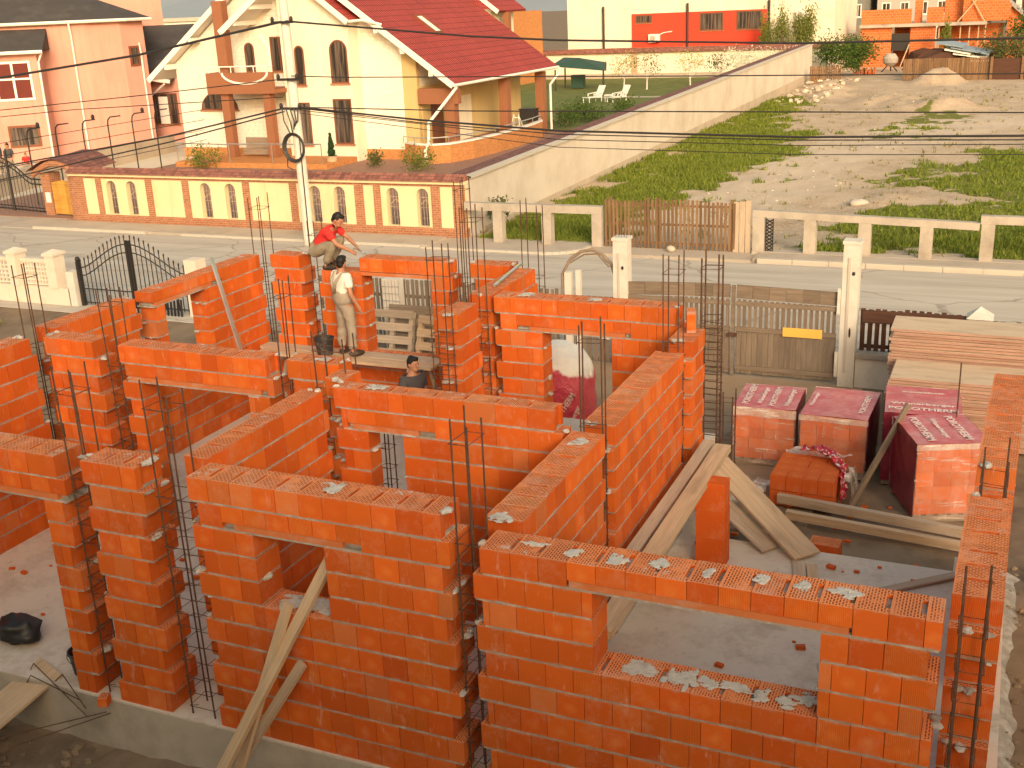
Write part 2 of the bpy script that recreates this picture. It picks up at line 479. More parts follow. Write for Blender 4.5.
clay_wall('leftmost front wall of orange blocks over the wide garage opening', 'x', -5.5, -1.53, 0, .37, 2.75, [(-4.85,-1.86,0,2.25)], .25, tooth=(0,1))
clay_wall('narrow free-standing block pillar left of the small-window wall', 'x', -1.29, -.52, 0, .37, 2.75)
clay_wall('front wall with the small square window and two wooden props', 'x', 0, 2.76, 0, .37, 2.75, [(.70,1.47,1.5,2.25)], .25,
          [(1.5,.19,2.738,.1,.12),(1.2,.2,1.49,.2,.15)]+dabs_line(.75,1.45,.2,1.49,4,.12,.1))
clay_wall('nearest wall with the long low window opening and mortar-splashed top', 'x', 2.94, 6.68, 0, .37, 2.5, [(4.02,5.83,1.5,2.25)], .25,
          dabs_line(3.3,6.2,.19,2.488,8,.10,.08)+dabs_line(4.2,5.8,.17,1.488,9,.12,.1))
clay_wall('right edge wall, nearer length beside the corner rebar', 'y', .38, 2.38, 6.70, 7.06, 2.5, skew=.02)
clay_wall('right edge wall, farther length ending by the wrapped pallets', 'y', 2.98, 6.0, 6.775, 7.12, 2.5, skew=.03)
clay_wall('wall running back from the front corner, nearer of the two beside the planks', 'y', .5, 2.79, 2.82, 3.18, 2.5, dabs=[(2.5,3.0,2.488,.1,.1),(.6,2.95,2.488,.09,.1)])
clay_wall('tall wall with grey mortar patch along its foot beside the plank walkway', 'y', 2.96, 5.80, 2.84, 3.21, 2.5)
clay_wall('short wall stub between the far doorway wall and two rebar cages', 'y', 6.2, 6.93, 2.86, 3.2, 2.5)
clay_wall('inner cross wall with a narrow door slit, long blocks', 'x', -.06, 2.76, 2.67, 2.92, 2.75, [(.37,.82,0,2.25)], .375,
          [(.45,2.8,2.738,.14,.09),(.9,2.66,2.25,.09,.02)])
clay_wall('inner wall running back behind the small-window wall', 'y', .42, 2.61, -.36, -.09, 2.75, (), .375)
clay_wall('left side wall, nearest length on the photo edge', 'y', .2, 3.36, -5.64, -5.28, 2.75)
clay_wall('square corner pier beside the left side walls', 'x', -5.15, -4.2, 3.38, 3.72, 2.75)
clay_wall('inner cross wall with two block courses over a wide door opening', 'x', -3.82, -1.37, 3.35, 3.68, 2.75, [(-3.5,-1.78,0,2.25)], .25,
          [(-1.7,3.37,2.22,.12,.04)])
clay_wall('short cross wall stub right of the wide inner door opening', 'x', -1.2, -.34, 3.42, 3.72, 2.75, dabs=[(-.75,3.57,2.738,.1,.08)])
clay_wall('single block return between two inner walls in the middle', 'y', 2.93, 3.40, -.33, -.06, 2.75)
clay_wall('left side wall, middle length in front of the iron gate', 'y', 3.80, 5.58, -5.72, -5.38, 2.75)
clay_wall('left side wall, far length with window opening and leaning straightedge', 'y', 5.85, 8.82, -5.72, -5.38, 2.75, [(6.13,7.16,1.0,2.5)])
clay_wall('back corner pier of full block courses below the utility pole', 'x', -5.22, -4.5, 8.8, 9.16, 2.75)
clay_wall('back wall with wide window where the red-shirted man squats', 'x', -4.28, -1.6, 8.88, 9.24, 2.5, [(-3.38,-2.02,1.0,2.5)], nolintel=True)
w = MB()
t = clay_wall('two-block course laid on the back window lintel beside the squatting man', 'x', -3.42, -1.6, 8.88, 9.24, 2.75, zbot=2.5)
w.box(-3.6, 8.885, 2.425, -1.75, 9.235, 2.487); w.build('lintel', MT['lintel'], t)
clay_wall('short cross wall at the back right of the window, behind the spirit level', 'x', -1.3, -.46, 8.9, 9.26, 2.75)
clay_wall('slim block pier with a rebar cage on its near end', 'y', 5.88, 6.66, -.37, -.05, 2.75)
clay_wall('wall with the aluminium spirit level lying on its top', 'y', 7.02, 8.88, -.41, -.06, 2.75)
clay_wall('far cross wall with doorway framing the red wrapped pallet', 'x', .02, 2.86, 6.97, 7.33, 2.75, [(.78,1.84,0,2.25)], .25,
          [(.45,7.2,2.738,.13,.1),(1.55,7.15,2.738,.1,.09),(1.75,6.98,2.22,.1,.03)])

# floor slab on its foundation, with the raised edge beam along the front
fb = MB(); fb.box(-5.75, -.03, -.75, 7.2, 5.7, 0); fb.box(-5.75, 5.7, -.75, 2.8, 9.35, 0); fb.box(2.8, 5.7, -.75, 3.24, 7.36, 0); fb.box(6.62, 5.7, -.75, 7.2, 6.1, 0)
struct('floor_slab', fb, MT['slab'])
fb = MB(); 
def edge(u, v):
    x = -5.8 + 13.1*u; d = .02*noise.noise(Vector((x*1.3, v*3, 0)))
    return (x, -.045 + d*.5, -.80 + .79*v, x, v*.8)
fb.grid(edge, 90, 6)
fb.box(-5.8,-.04,-.8, 7.3,-.031,-.02)
struct('foundation', fb, MT['concrete'])
g = MB(); g.box(3.24, 2.97, .002, 3.30, 5.78, .5)
def patch(u, v):
    y = 2.97 + 2.75*u; h = .55 + .16*noise.noise(Vector((y*2, 3, 0)))
    return (3.222+.012*math.sin(PI*v), y, h*v, y, h*v)
g = MB(); g.grid(patch, 24, 5)
single('mortar_patch', g, MT['concrete'], 'grey mortar render smeared along the foot of the wall by the planks', 'mortar', smooth=True)

# ------------------------------------------------------------------ rebar cages
def rebar_cage(label, x0, x1, y0, y1, ztop, z0=0.0, sp=.18, nb=4, topst=True, r=.0092, tr=.005, lean=(0,0)):
    t = thing('rebar_cage', label, 'rebar', ((x0+x1)/2, (y0+y1)/2, z0), group='rebar cages in the wall gaps')
    cs = [(x0,y0),(x1,y0),(x1,y1),(x0,y1)]
    if nb == 3: cs = cs[:3]
    if nb == 2: cs = cs[:2]
    for (x, y) in cs:
        zt = ztop + R.uniform(-.08,.08); m = MB(); w1 = R.uniform(-.012,.012); w2 = R.uniform(-.012,.012)
        m.tube([(x+lean[0]*q+w1*math.sin(q*3), y+lean[1]*q+w2*math.sin(q*4), z0+(zt-z0)*q) for q in (0,.2,.4,.6,.8,1)], r, 5)
        m.build('bar', MT['rust'], t)
    m = MB(); e = .014
    zc = z0
    m.tube([(x0-e,y0-e,zc),(x1+e,y0-e,zc),(x1+e,y1+e,zc),(x0-e,y1+e,zc)], tr, 4, closed=True)
    m.tube([(x0-e,y0-e,zc),(x0+.04,y0+.05,zc-.02)], .004, 4)
    st = m.build('stirrup', MT['rust'], t)
    z = z0 + .1; first = True; lim = min(ztop-.1, 2.55)
    hs = []
    while z < lim: hs.append(z); z += sp*R.uniform(.8,1.2)
    if topst and ztop > 3.0: hs.append(ztop-.22)
    for h in hs:
        q = (h-z0)/(ztop-z0)
        o = st if first else st.copy()
        if not first: COL.objects.link(o); o.parent = t
        o.location = (lean[0]*q, lean[1]*q, h-z0); o.rotation_euler = (R.uniform(-.06,.06), R.uniform(-.06,.06), R.uniform(-.05,.05)); first = False
    return t
rebar_cage('rebar cage in the gap left of the narrow front pillar', -1.50, -1.30, .07, .29, 3.6)
rebar_cage('rebar cage in the gap between narrow pillar and small-window wall', -.40, -.12, .07, .30, 3.55, lean=(-.03,0))
rebar_cage('rebar cage at the central front corner with rusty ties', 2.78, 2.93, .08, .36, 3.58, sp=.16)
rebar_cage('thick rebar pair at the right front corner, cut low', 6.785, 6.955, .06, .30, 2.82, r=.010, sp=.26)
rebar_cage('rebar in the gap between both right edge walls', 6.84, 7.04, 2.5, 2.85, 2.8, r=.009)
rebar_cage('rebar at the far left corner beside the lawn', -5.60, -5.40, 3.48, 3.70, 3.74)
rebar_cage('rebar cage between corner pier and wide inner door', -4.12, -3.9, 3.45, 3.65, 3.45)
rebar_cage('rebar bars right of the wide inner door lintel', -1.32, -1.22, 3.45, 3.66, 3.7, lean=(-.05,.1))
rebar_cage('rebar bars where the inner cross walls meet in the middle', -.50, -.08, 3.05, 3.30, 3.2, lean=(-.1,.1))
rebar_cage('rebar cage between the two walls along the plank walkway', 2.9, 3.14, 2.82, 2.93, 3.68)
rebar_cage('rebar cage standing before the far doorway wall stub', 2.92, 3.12, 5.86, 6.12, 3.7)
rebar_cage('rebar cage on the near face of the slim pier', -.32, -.08, 5.62, 5.82, 3.78, sp=.14)
rebar_cage('tall rebar cage between slim pier and spirit level wall', -.33, -.08, 6.72, 6.96, 4.1)
rebar_cage('rebar cage at the back wall right of the window', -1.52, -1.36, 8.95, 9.2, 4.15)
rebar_cage('four rebar rods beyond the spirit level', -.36, -.08, 8.98, 9.22, 3.75)
rebar_cage('rebar cage at the back left corner of the house', -5.58, -5.34, 8.86, 9.12, 3.75)
rebar_cage('rebar rods beside the squatting man', -4.42, -4.30, 8.92, 9.18, 3.3, nb=3)
rebar_cage('rebar ladder seen through the narrow door slit', .02, .16, 3.45, 3.58, 2.4, sp=.22)
rebar_cage('dense outdoor rebar cage taller than the wall stub beside it', 3.02, 3.26, 7.42, 7.66, 3.42, z0=-.5, sp=.10, r=.013, tr=.0075)
rebar_cage('short bundle of starter rebar beside the first wrapped pallet', 3.12, 3.32, 8.2, 8.42, 1.1, z0=-.5, r=.012, sp=.35)
# ------------------------------------------------------------------ timber on and around the house
def plank(label, p0, p1, w, h, mat='plank_old', up=(0,0,1), group=None, warp=0.0, name='plank', cat='plank'):
    m = MB(); m.bar(p0, p1, w, h, up, warp=warp)
    return single(name, m, MT[mat], label, cat, group)
plank('new plank leaning diagonally across the small window', (.22,-.75,-.5), (1.40,.20,2.02), .11, .05, 'plank', up=(-.3,-1,.2))
plank('second plank behind the diagonal one, leaning on the wall', (.40,-.52,-.5), (1.03,-.02,1.60), .10, .045, 'plank', up=(-.3,-1,.2))
plank('short prop leaning low against the small-window wall', (.22,-.45,-.5), (1.13,-.05,.99), .095, .05, 'plank_old', up=(-.3,-1,.2))
plank('wide board ramp at the bottom left on the foundation edge', (-3.05,-1.35,-.62), (-2.45,.2,.03), .52, .03, 'plank', up=(0,0,1))
plank('long walkway board nearest the tall block wall', (3.42,1.0,1.08), (3.42,6.35,1.08), .15, .05, 'plank_old', warp=-.01)
plank('thick walkway beam resting on the block pier', (3.66,1.2,1.10), (3.66,6.15,1.10), .20, .09, 'plank', warp=.005)
plank('wide plank sloping down from the block pier to the slab', (3.25,6.85,.74), (4.92,5.42,.06), .40, .035, 'plank')
plank('second wide plank under the sloping one', (3.35,6.3,.45), (4.45,5.5,.04), .28, .03, 'plank_old')
plank('short upright board on the slab below the sloping plank', (4.83,5.3,.03), (5.12,3.9,.03), .15, .03, 'plank_old')
plank('short board lying beside the upright one', (5.0,5.25,.03), (5.28,3.95,.03), .13, .03, 'plank')
plank('timber beam along the slab edge, farther', (4.1,7.85,-.30), (6.85,7.45,-.30), .10, .13, 'plank_old')
plank('timber beam along the slab edge, nearer', (4.3,7.45,-.36), (6.85,7.15,-.36), .10, .12, 'plank')
plank('grey batten leaning on the wrapped pallets', (5.08,7.95,-.47), (5.75,9.05,.92), .10, .035, 'gatewood', up=(1,-.6,.2))
plank('board lying on the slab by the right wall', (6.72,5.6,.03), (5.5,4.55,.03), .12, .03, 'plank_old')

# block pier under the walkway
m = MB()
m.box(-.185,-.125,0,.185,.125,.372); me = m.mesh('block', [MT['clay_rib']])
for k in range(3):
    o = bpy.data.objects.new('clay_block', me); COL.objects.link(o); o.location = (3.80+R.uniform(-.01,.01), 5.02, .002+.374*k)
    tag(o, ['lowest clay block of the pier under the walkway','middle clay block of the pier under the walkway','top clay block of the pier under the walkway'][k], 'clay block')
def loose_block(label, loc, rz, size=(.38,.25,.238), group=None):
    a, b, c = size
    m = MB()
    x0,x1,y0,y1 = -a/2,a/2,-b/2,b/2
    m.box(x0,y0,0,x1,y1,c)
    m.mi = [0,1,0,2,0,2]; m.uv = [[(q[0],q[1]-c/2) for q in u] if i > 1 else u for i, u in enumerate(m.uv)]
    m.uv[1] = [(p[0]-x0, p[1]-y0) for p in ((x0,y0),(x1,y0),(x1,y1),(x0,y1))]
    o = bpy.data.objects.new('clay_block', m.mesh('block', CLAY)); COL.objects.link(o)
    o.location = loc; o.rotation_euler = (0,0,rz)
    return tag(o, label, 'clay block', group)
loose_block('single loose clay block beside the timber beams', (5.06,5.98,-.215), -.05); loose_block('clay block on the soil under the single loose one', (5.06,6.0,-.46), .1)
loose_block('broken clay block end standing on the wall stub', (3.05,6.75,2.49), .3, (.12,.2,.3))
loose_block('small broken clay piece on the foundation between wall ends', (-1.42,-.1,-.02), .4, (.1,.12,.1))
loose_block('clay block lying inside the wide inner doorway', (-1.75,4.0,.0), .5)

# scaffold inside the back window: boards on trestles
plank('scaffold board under the man in overalls, nearer the back window', (-5.35,8.55,1.10), (-1.62,8.52,1.10), .28, .05, 'plank_old', warp=-.01)
plank('scaffold board under the man in overalls, nearer the camera', (-5.2,8.24,1.10), (-1.7,8.22,1.10), .27, .05, 'plank', warp=-.012)
for x, l in ((-4.9,'left wooden trestle under the scaffold boards'), (-2.1,'right wooden trestle under the scaffold boards')):
    t = thing('trestle', l, 'trestle', (x, 8.38, 0))
    m = MB(); m.bar((x,8.05,1.045),(x,8.72,1.045),.08,.055); m.build('crossbar', MT['plank_old'], t)
    for dx in (-.3,.3):
        for y in (8.1,8.66):
            m = MB(); m.bar((x+dx,y,.0),(x+dx*.1,y,1.02),.06,.05); m.build('leg', MT['plank_old'], t)

# aluminium straightedge and spirit level
MT['alu'] = M('aluminium', (.55,.52,.48), .35, .1, 6, (.42,.38,.34), (.5,.7), 4, .05, 30, 0, .5, .7)
m = MB(); m.bar((-5.33,7.35,2.98), (-3.9,6.5,.02), .09, .03, up=(1,.2,.4)); single('straightedge', m, MT['alu'], 'long aluminium straightedge leaning on the far left window wall', 'straightedge')
t = thing('spirit_level', 'silver spirit level lying on the block wall top', 'level', (-.25,8.2,2.752))
m = MB(); m.bar((-.17,7.45,2.778),(-.38,9.0,2.778),.05,.012); m.bar((-.17,7.45,2.757),(-.38,9.0,2.757),.05,.012); m.bar((-.17,7.45,2.767),(-.38,9.0,2.767),.02,.02); m.build('body', MT['alu'], t)
MT['vial'] = M('level_vial', (.35,.42,.05), .2, .1, 5, bump=0, spec=.6)
for f in (.15,.5,.85):
    m = MB(); p = Vector((-.17,7.45,2.787)).lerp(Vector((-.38,9.0,2.787)), f); m.box(p.x-.02,p.y-.03,p.z-.003,p.x+.02,p.y+.03,p.z+.004); m.build('vial', MT['vial'], t)

# buckets, bag
MT['bucket'] = M('black_plastic', (.035,.034,.034), .5, .3, 12, (.16,.14,.12), (.5,.75), 9, .1, 40, 0, .4)
def bucket(label, loc, r=.15, h=.27):
    t = thing('bucket', label, 'bucket', loc, (0,0,0))
    m = MB(); m.lathe((0,0,0), [(r*.78,0),(r*.97,h*.9),(r*1.05,h*.9),(r*1.06,h),(r*.96,h),(r*.75,.03)], 18); m.build('pail', MT['bucket'], t, smooth=False)
    m = MB(); m.tube([(r*math.cos(a)*1.02, -.05-.1*math.sin(a), h-.02-.08*math.sin(a)) for a in [PI*i/10 for i in range(11)]], .004, 5); m.build('handle', MT['iron'], t)
    return t
bucket('grey-black mortar bucket on the slab by the garage opening', (-2.06,.3,.0))
bucket('black bucket on the scaffold boards by the man in overalls', (-3.88,8.28,1.13), .17, .3)
MT['bag'] = M('black_bag', (.014,.013,.014), .45, .3, 8, bump=.5, bscale=14, spec=.5)
m = MB(); 
for _ in range(1): m.ell((-3.28,.55,.15), (.26,.2,.17), 22, 14, .45)
single('rubbish_bag', m, MT['bag'], 'crumpled black bag on the floor at the left edge', 'bag', smooth=True)
# bent starter bars and wires at the foundation edge
for i, pts in enumerate([[(-1.6,-.2,-.05),(-2.1,.02,.12),(-2.2,.0,.02)], [(-1.55,-.25,-.1),(-2.6,.1,.1),(-2.68,.1,-.02)], [(-1.4,-.12,-.1),(-2.2,-.7,-.2),(-2.9,-1.5,-.5)], [(-1.34,-.12,-.1),(-2.0,-.75,-.22),(-2.5,-1.4,-.5)], [(-1.75,-.1,-.06),(-2.5,-.05,.06),(-2.58,-.05,-.05)]]):
    m = MB(); m.tube(pts, .006, 5)
    single('bent_rebar', m, MT['rust'], ['bent rebar hook on the foundation edge, shortest','bent rebar hook over the ramp board, longest','loose rebar rod slanting to the soil, outer','loose rebar rod slanting to the soil, inner','bent rebar hook close to the garage pier'][i], 'rebar')

# ------------------------------------------------------------------ pallets of clay blocks
MT['packclay'] = clay_material('packed_clay', (.60,.125,.03), plain=True)
MT['film_red'] = M('red_wrap', (.50,.075,.085), .35, .2, 3, (.62,.26,.24), (.42,.75), 4.5, .5, 11, 0, .5)
MT['film_maroon'] = M('maroon_wrap', (.20,.012,.03), .3, .3, 4, (.32,.05,.08), (.5,.8), 3, .5, 9, 0, .5)
MT['print_white'] = M('white_print', (.76,.58,.54), .5, .06, 20, bump=0)
MT['print_dark'] = M('dark_print', (.05,.012,.015), .5, .06, 20, bump=0)
def film(name, tint, a0, a1):
    n = NT(name); v = n.coord('Object', (1.2,1.2,1)); f = n.noise(v, 3.5, 7, .7)
    n2 = n.coord('Object', (9,9,1.5)); st = n.noise(n2, 1.3, 5, .7)
    mp = n.new('ShaderNodeMapping'); mp.inputs['Rotation'].default_value = (.5,.6,.3); mp.inputs['Scale'].default_value = (1.6,13,13); n.link(n.coord('Object'), mp.inputs['Vector'])
    s2 = n.ramp(n.noise(mp.outputs[0], 1.0, 5, .6), .58, .66)
    al = n.math('ADD', n.math('ADD', n.math('MULTIPLY', n.ramp(f, .45, .75), a1), n.math('MULTIPLY_ADD', n.ramp(st, .6, .7), .25, a0)), n.math('MULTIPLY', s2, .42))  # pale opacity streaks paint in the glare on the film's wrinkles
    n.link(al, n.b.inputs['Alpha']); n.bump(n.math('ADD', f, n.math('MULTIPLY', st, .5)), .8, .02)
    return n.out(tint, .12, .7)
MT['film'] = film('clear_film', (.84,.64,.55), .10, .26)
MT['film_white'] = film('milky_film', (.82,.74,.68), .35, .4)
def text_mesh(s, size):
    cu = bpy.data.curves.new('lettering', 'FONT'); cu.body = s; cu.size = size; cu.align_x = 'CENTER'; cu.align_y = 'CENTER'; cu.extrude = .0008; cu.offset = .0025*size/.1
    o = bpy.data.objects.new('tmp', cu); COL.objects.link(o)
    dg = bpy.context.evaluated_depsgraph_get(); dg.update()
    me = bpy.data.meshes.new_from_object(o.evaluated_get(dg)); bpy.data.objects.remove(o)
    return me
TXT = {}
def lettering(parent, s, size, mat, M4, sx=1.0):
    me = text_mesh(s, size); me.transform(Matrix.Diagonal((sx,1,1,1))); me.materials.clear(); me.materials.append(MT[mat])
    o = bpy.data.objects.new('lettering', me); COL.objects.link(o); o.parent = parent
    o.matrix_local = Matrix.Translation(-ORG[parent.name]) @ M4 if False else M4
    ORG[o.name] = ORG[parent.name]
    return o
def block_pallet(label, loc, rz, L, W, H, wrap='top', text=(), sides=(), lip=.16):
    """a shrink wrapped pallet; L along x, W along y, base at z=0"""
    t = thing('block_pallet', label, 'pallet of blocks', loc, (0,0,0), 'clay block pallets in red printed film', rz)
    m = MB()
    for y in (-W/2+.05, 0, W/2-.05): m.box(-L/2, y-.05, .0, L/2, y+.05, .1)
    for i in range(6): x = -L/2+.06+i*(L-.12)/5; m.box(x-.05,-W/2,.101,x+.05,W/2,.122)
    m.build('pallet_base', MT['plank_dark'], t)
    m = MB(); n = 5; hz = (H-.125)/n; nx = 4; ny = 3
    for k in range(n):
        for i in range(nx):
            for j in range(ny):
                a = -L/2+L*i/nx; b = -W/2+W*j/ny; q = R.uniform(-.004,.004)
                m.box(a+.001+q, b+.001+q, .124+hz*k+.0018, a+L/nx-.001+q, b+W/ny-.001+q, .124+hz*(k+1)-.0018)
    bl = m.build('blocks', MT['packclay'], t)
    e = .012
    def wob(p): return .012*noise.noise(Vector(p)*5+Vector((loc[0],loc[1],0)))
    def cover(u, v):
        x = -L/2-e+(L+2*e)*u; y = -W/2-e+(W+2*e)*v
        return (x, y, H+.008+.02*noise.noise(Vector((x*4,y*4,loc[0])))*.7, x, y)
    m = MB(); m.grid(cover, 16, 16); m.build('top_film', MT['film_red'], t, smooth=True)
    m = MB()
    def side(k, hh0, hh1, off):
        def f(u, v):
            z = hh1+(hh0-hh1)*v
            if k == 0: p = (-L/2-off+(L+2*off)*u, -W/2-off, z)
            elif k == 1: p = (L/2+off, -W/2-off+(W+2*off)*u, z)
            elif k == 2: p = (L/2+off-(L+2*off)*u, W/2+off, z)
            else: p = (-L/2-off, W/2+off-(W+2*off)*u, z)
            w_ = .018*noise.noise(Vector(p)*4+Vector((loc[0]*3,0,0)))
            n_ = [(0,-1),(1,0),(0,1),(-1,0)][k]
            return (p[0]+n_[0]*w_, p[1]+n_[1]*w_, z, u*L, z)
        return f
    for k in range(4):
        if k in sides: continue
        m.grid(side(k, .05, H-.005, e+.012), 14, 12)
    m.build('clear_film', MT['film'], t, smooth=True)
    m = MB()
    for k in sides: m.grid(side(k, .08, H+.004, e+.006), 14, 12)
    if m.v: m.build('side_film', MT['film_maroon'], t, smooth=True)
    m = MB()
    for k in range(4):
        if k in sides: continue
        m.grid(side(k, H-lip*R.uniform(.5,.9), H+.006, e+.016), 14, 4)
    m.build('film_fold', MT['film_white'], t, smooth=True)
    for (s, size, x, y, rot, sx, mt) in text:
        lettering(t, s, size, mt, Matrix.Translation((x, y, H+.024)) @ Matrix.Rotation(rot, 4, 'Z'), sx)
    return t
T1 = [('POROTHERM', .15, -.32, .02, PI/2, 1.1, 'print_white'), ('Wienerberger', .11, -.10, .0, PI/2, 1.25, 'print_white'), ('POROTHERM', .13, .10, 0, PI/2, 1.2, 'print_white'), ('Wienerberger', .12, .33, 0, PI/2, 1.2, 'print_white')]
block_pallet('leftmost wrapped block pallet with four rows of white lettering', (3.54,9.98,-.5), .03, .96, 1.12, 1.0, text=T1, sides=(1,))
T2 = [('Wienerberger', .09, -.42, .02, PI/2, 1.2, 'print_white'), ('POROTHERM', .13, .38, .0, PI/2, 1.1, 'print_white')]
p2 = block_pallet('middle wrapped block pallet with dented pinkish film top', (4.67,10.0,-.5), -.03, 1.0, 1.36, 1.0, text=T2, sides=(1,))
T3 = [('POROTHERM', .16, -.28, .0, -PI/2, 1.0, 'print_white'), ('Wienerberger', .11, -.02, .0, -PI/2, 1.25, 'print_white'), ('POROTHERM', .16, .24, 0, -PI/2, 1.0, 'print_white')]
block_pallet('front right wrapped block pallet turned at an angle, maroon left side', (6.24,8.72,-.5), math.radians(22), 1.0, 1.12, 1.2, text=T3, sides=(3,))
T4 = [('WIENERBERGER', .07, 0, .33, 0, 1.25, 'print_white'), ('Wienerberger', .12, 0, -.22, 0, 1.35, 'print_white'), ('POROTHERM', .17, .0, -.45, 0, 1.0, 'print_white')]
p4 = block_pallet('back right wrapped block pallet with big white lettering', (5.9,9.95,-.5), .08, 1.08, 1.25, 1.18, text=T4, sides=(0,3))

# unwrapped pile of blocks, each its own thing
t = None
me = None
m = MB(); m.box(-.114,-.115,0,.114,.115,.228); meA = m.mesh('block', [MT['packclay']])
ang = -.03; cx, cy = 4.43, 8.35
for k in range(2):
    for i in range(4):
        for j in range(4):
            lx = -.345+.232*i; ly = -.40+.235*j
            o = bpy.data.objects.new('clay_block', meA); COL.objects.link(o)
            x = lx*math.cos(ang)-ly*math.sin(ang); y = lx*math.sin(ang)+ly*math.cos(ang)
            o.location = (cx+x+R.uniform(-.004,.004), cy+y+.1+R.uniform(-.004,.004), -.46+.238*k); o.rotation_euler = (0,0,ang+R.uniform(-.01,.01))
            tag(o, 'bare orange clay block in the unwrapped pile beside the loose red film', 'clay block', 'clay blocks in the unwrapped pile')
m = MB()
for y in (8.1,8.45,8.8): m.bar((3.95,y,-.485),(4.92,y-.02,-.485),.1,.03)
single('pallet', m, MT['plank_dark'], 'low wooden pallet under the unwrapped block pile', 'pallet')
# torn film draped over the pile
def drape(cx, cy, L, W, z, seed, amp=.06, hang=0):
    def f(u, v):
        x = (u-.5)*L; y = (v-.5)*W
        q = Vector((x*3.2+seed, y*3.2, seed))
        h = abs(noise.noise(q))*amp*2 + amp*.35*noise.noise(q*2.7)
        return (cx+x+.06*noise.noise(q*1.3+Vector((5,0,0))), cy+y+.06*noise.noise(q*1.3+Vector((0,7,0))), z+h-hang*max(0,u-.6)**1*2, x, y)
    return f
t = thing('torn_film', 'crumpled torn red and clear film hanging over the unwrapped pile', 'plastic film', (4.7,8.7,-.02))
def ribbon(u, v):
    P0 = [Vector((4.25,8.92,.04)),Vector((4.5,8.86,.10)),Vector((4.76,8.72,.08)),Vector((4.92,8.5,-.02)),Vector((4.97,8.34,-.2)),Vector((4.99,8.24,-.42))]
    k = min(4, int(u*5)); f = u*5-k; p = P0[k].lerp(P0[k+1], f)
    q = Vector((u*14, v*5, 2)); w = .13*(v-.5)
    return (p.x+w*.4+.05*noise.noise(q), p.y+w*1.6+.05*noise.noise(q+Vector((9,0,0))), p.z+.05+.07*noise.noise(q*1.4+Vector((0,4,0))), u*1.4, v*.3)
def checker_film():
    n = NT('printed_film'); v = n.coord('UV'); f = n.ramp(n.noise(v, 16, 3, .6), .54, .60)
    c = n.mix(f, (.50,.02,.045), (.80,.70,.68)); n.bump(n.noise(v, 24, 4), .8, .02); return n.out(c, .3, .5)
MT['printed'] = checker_film()
m = MB(); m.grid(ribbon, 44, 12); m.build('red_film', MT['printed'], t, smooth=True)
m = MB(); m.grid(drape(4.5,9.0,1.05,.26,-.04,3,.09), 24, 12); m.grid(drape(5.05,8.6,.14,.55,-.15,8,.12,.5), 10, 14); m.build('clear_film', MT['film_white'], t, smooth=True)
m = MB(); m.grid(drape(3.62,8.1,.5,1.1,-.40,12,.16), 20, 20)
single('plastic_sheet', m, MT['film_white'], 'crumpled clear plastic sheet between the plank and the pallets', 'plastic sheet', smooth=True)
# pallet seen through the doorway, under a ballooning cover
t = thing('block_pallet', 'red and white wrapped pallet seen through the far doorway', 'pallet of blocks', (-.42,10.6,-.5), None, 'clay block pallets in red printed film')
def balloon(u, v):
    a = 2*PI*u; z = v
    prof = [(.60,0),(.63,.35),(.62,.75),(.56,1.05),(.42,1.28),(.2,1.44),(.0,1.48)]
    k = min(5, int(z*6)); f = z*6-k; r = prof[k][0]*(1-f)+prof[k+1][0]*f; h = prof[k][1]*(1-f)+prof[k+1][1]*f
    c, s_ = math.cos(a), math.sin(a); e = (abs(c)**3+abs(s_)**3)**(-1/3)
    w_ = 1+.05*noise.noise(Vector((c*2.5,s_*2.5,h*3)))
    return (-.42+r*e*c*w_, 10.6+r*e*s_*w_, -.5+h, u*3, h)
def split_film():
    n = NT('bag_film'); c = n.coord('Object'); sx = n.new('ShaderNodeSeparateXYZ'); n.link(c, sx.inputs[0])
    f = n.math('ADD', n.math('MULTIPLY_ADD', sx.outputs[0], .45, sx.outputs[2]), n.math('MULTIPLY', n.noise(c, 3, 3), .40)); g = n.ramp(n.math('MULTIPLY', f, .5), .66, .69)
    col = n.mix(g, n.mix(n.noise(c, 6, 5), (.42,.015,.04), (.62,.09,.12)), (.80,.74,.68)); n.bump(n.noise(c, 7, 5), .9, .05); return n.out(col, .3, .5)
m = MB(); m.grid(balloon, 40, 24); m.build('film_cover', split_film(), t, smooth=True)
for i, (s, x, z, rot, sz) in enumerate([('Wienerberger', -.62, .38, 1.05, .15), ('POROTHERM', -.12, .30, 1.0, .15), ('Wienerberger', .05, .12, 1.15, .12)]):
    M4 = Matrix.Translation((x+.42, -.655+.02*i, z+.08)) @ Matrix.Rotation(PI/2, 4, 'X') @ Matrix.Rotation(rot, 4, 'Z')
    lettering(t, s, sz, 'print_white', M4, .9)

# formwork boards, every board a thing
def board_pile(n, x0, x1, y0, y1, z0, th, label_fn, group):
    for k in range(n):
        m = MB(); jx = R.uniform(-.06,.04); jy = R.uniform(-.03,.03); z = z0 + k*th
        m.bar((x0+jx,(y0+y1)/2+jy,z+th/2-.001),(x1+jx,(y0+y1)/2+jy+R.uniform(-.02,.02),z+th/2-.001), y1-y0, th-.012)
        m.mi = [0 if i in (0,2) else 1 for i in range(6)]
        single('formwork_board', m, [MT['board'], MT['board_edge']], label_fn(k), 'board', group)
board_pile(20, 5.28, 8.9, 10.95, 12.0, -.42, .056, lambda k: 'topmost formwork board of the nearer pile, yellow-stained face' if k == 19 else 'formwork board edge-on within the nearer lower pile', 'formwork boards in the nearer pile')
board_pile(29, 5.2, 9.0, 12.12, 13.0, -.42, .056, lambda k: 'topmost formwork board of the farther higher pile' if k == 28 else 'formwork board edge-on within the farther higher pile', 'formwork boards in the farther pile')
m = MB()
for x in (5.6, 6.9, 8.4): m.box(x-.05, 10.95, -.5, x+.05, 13.0, -.422)
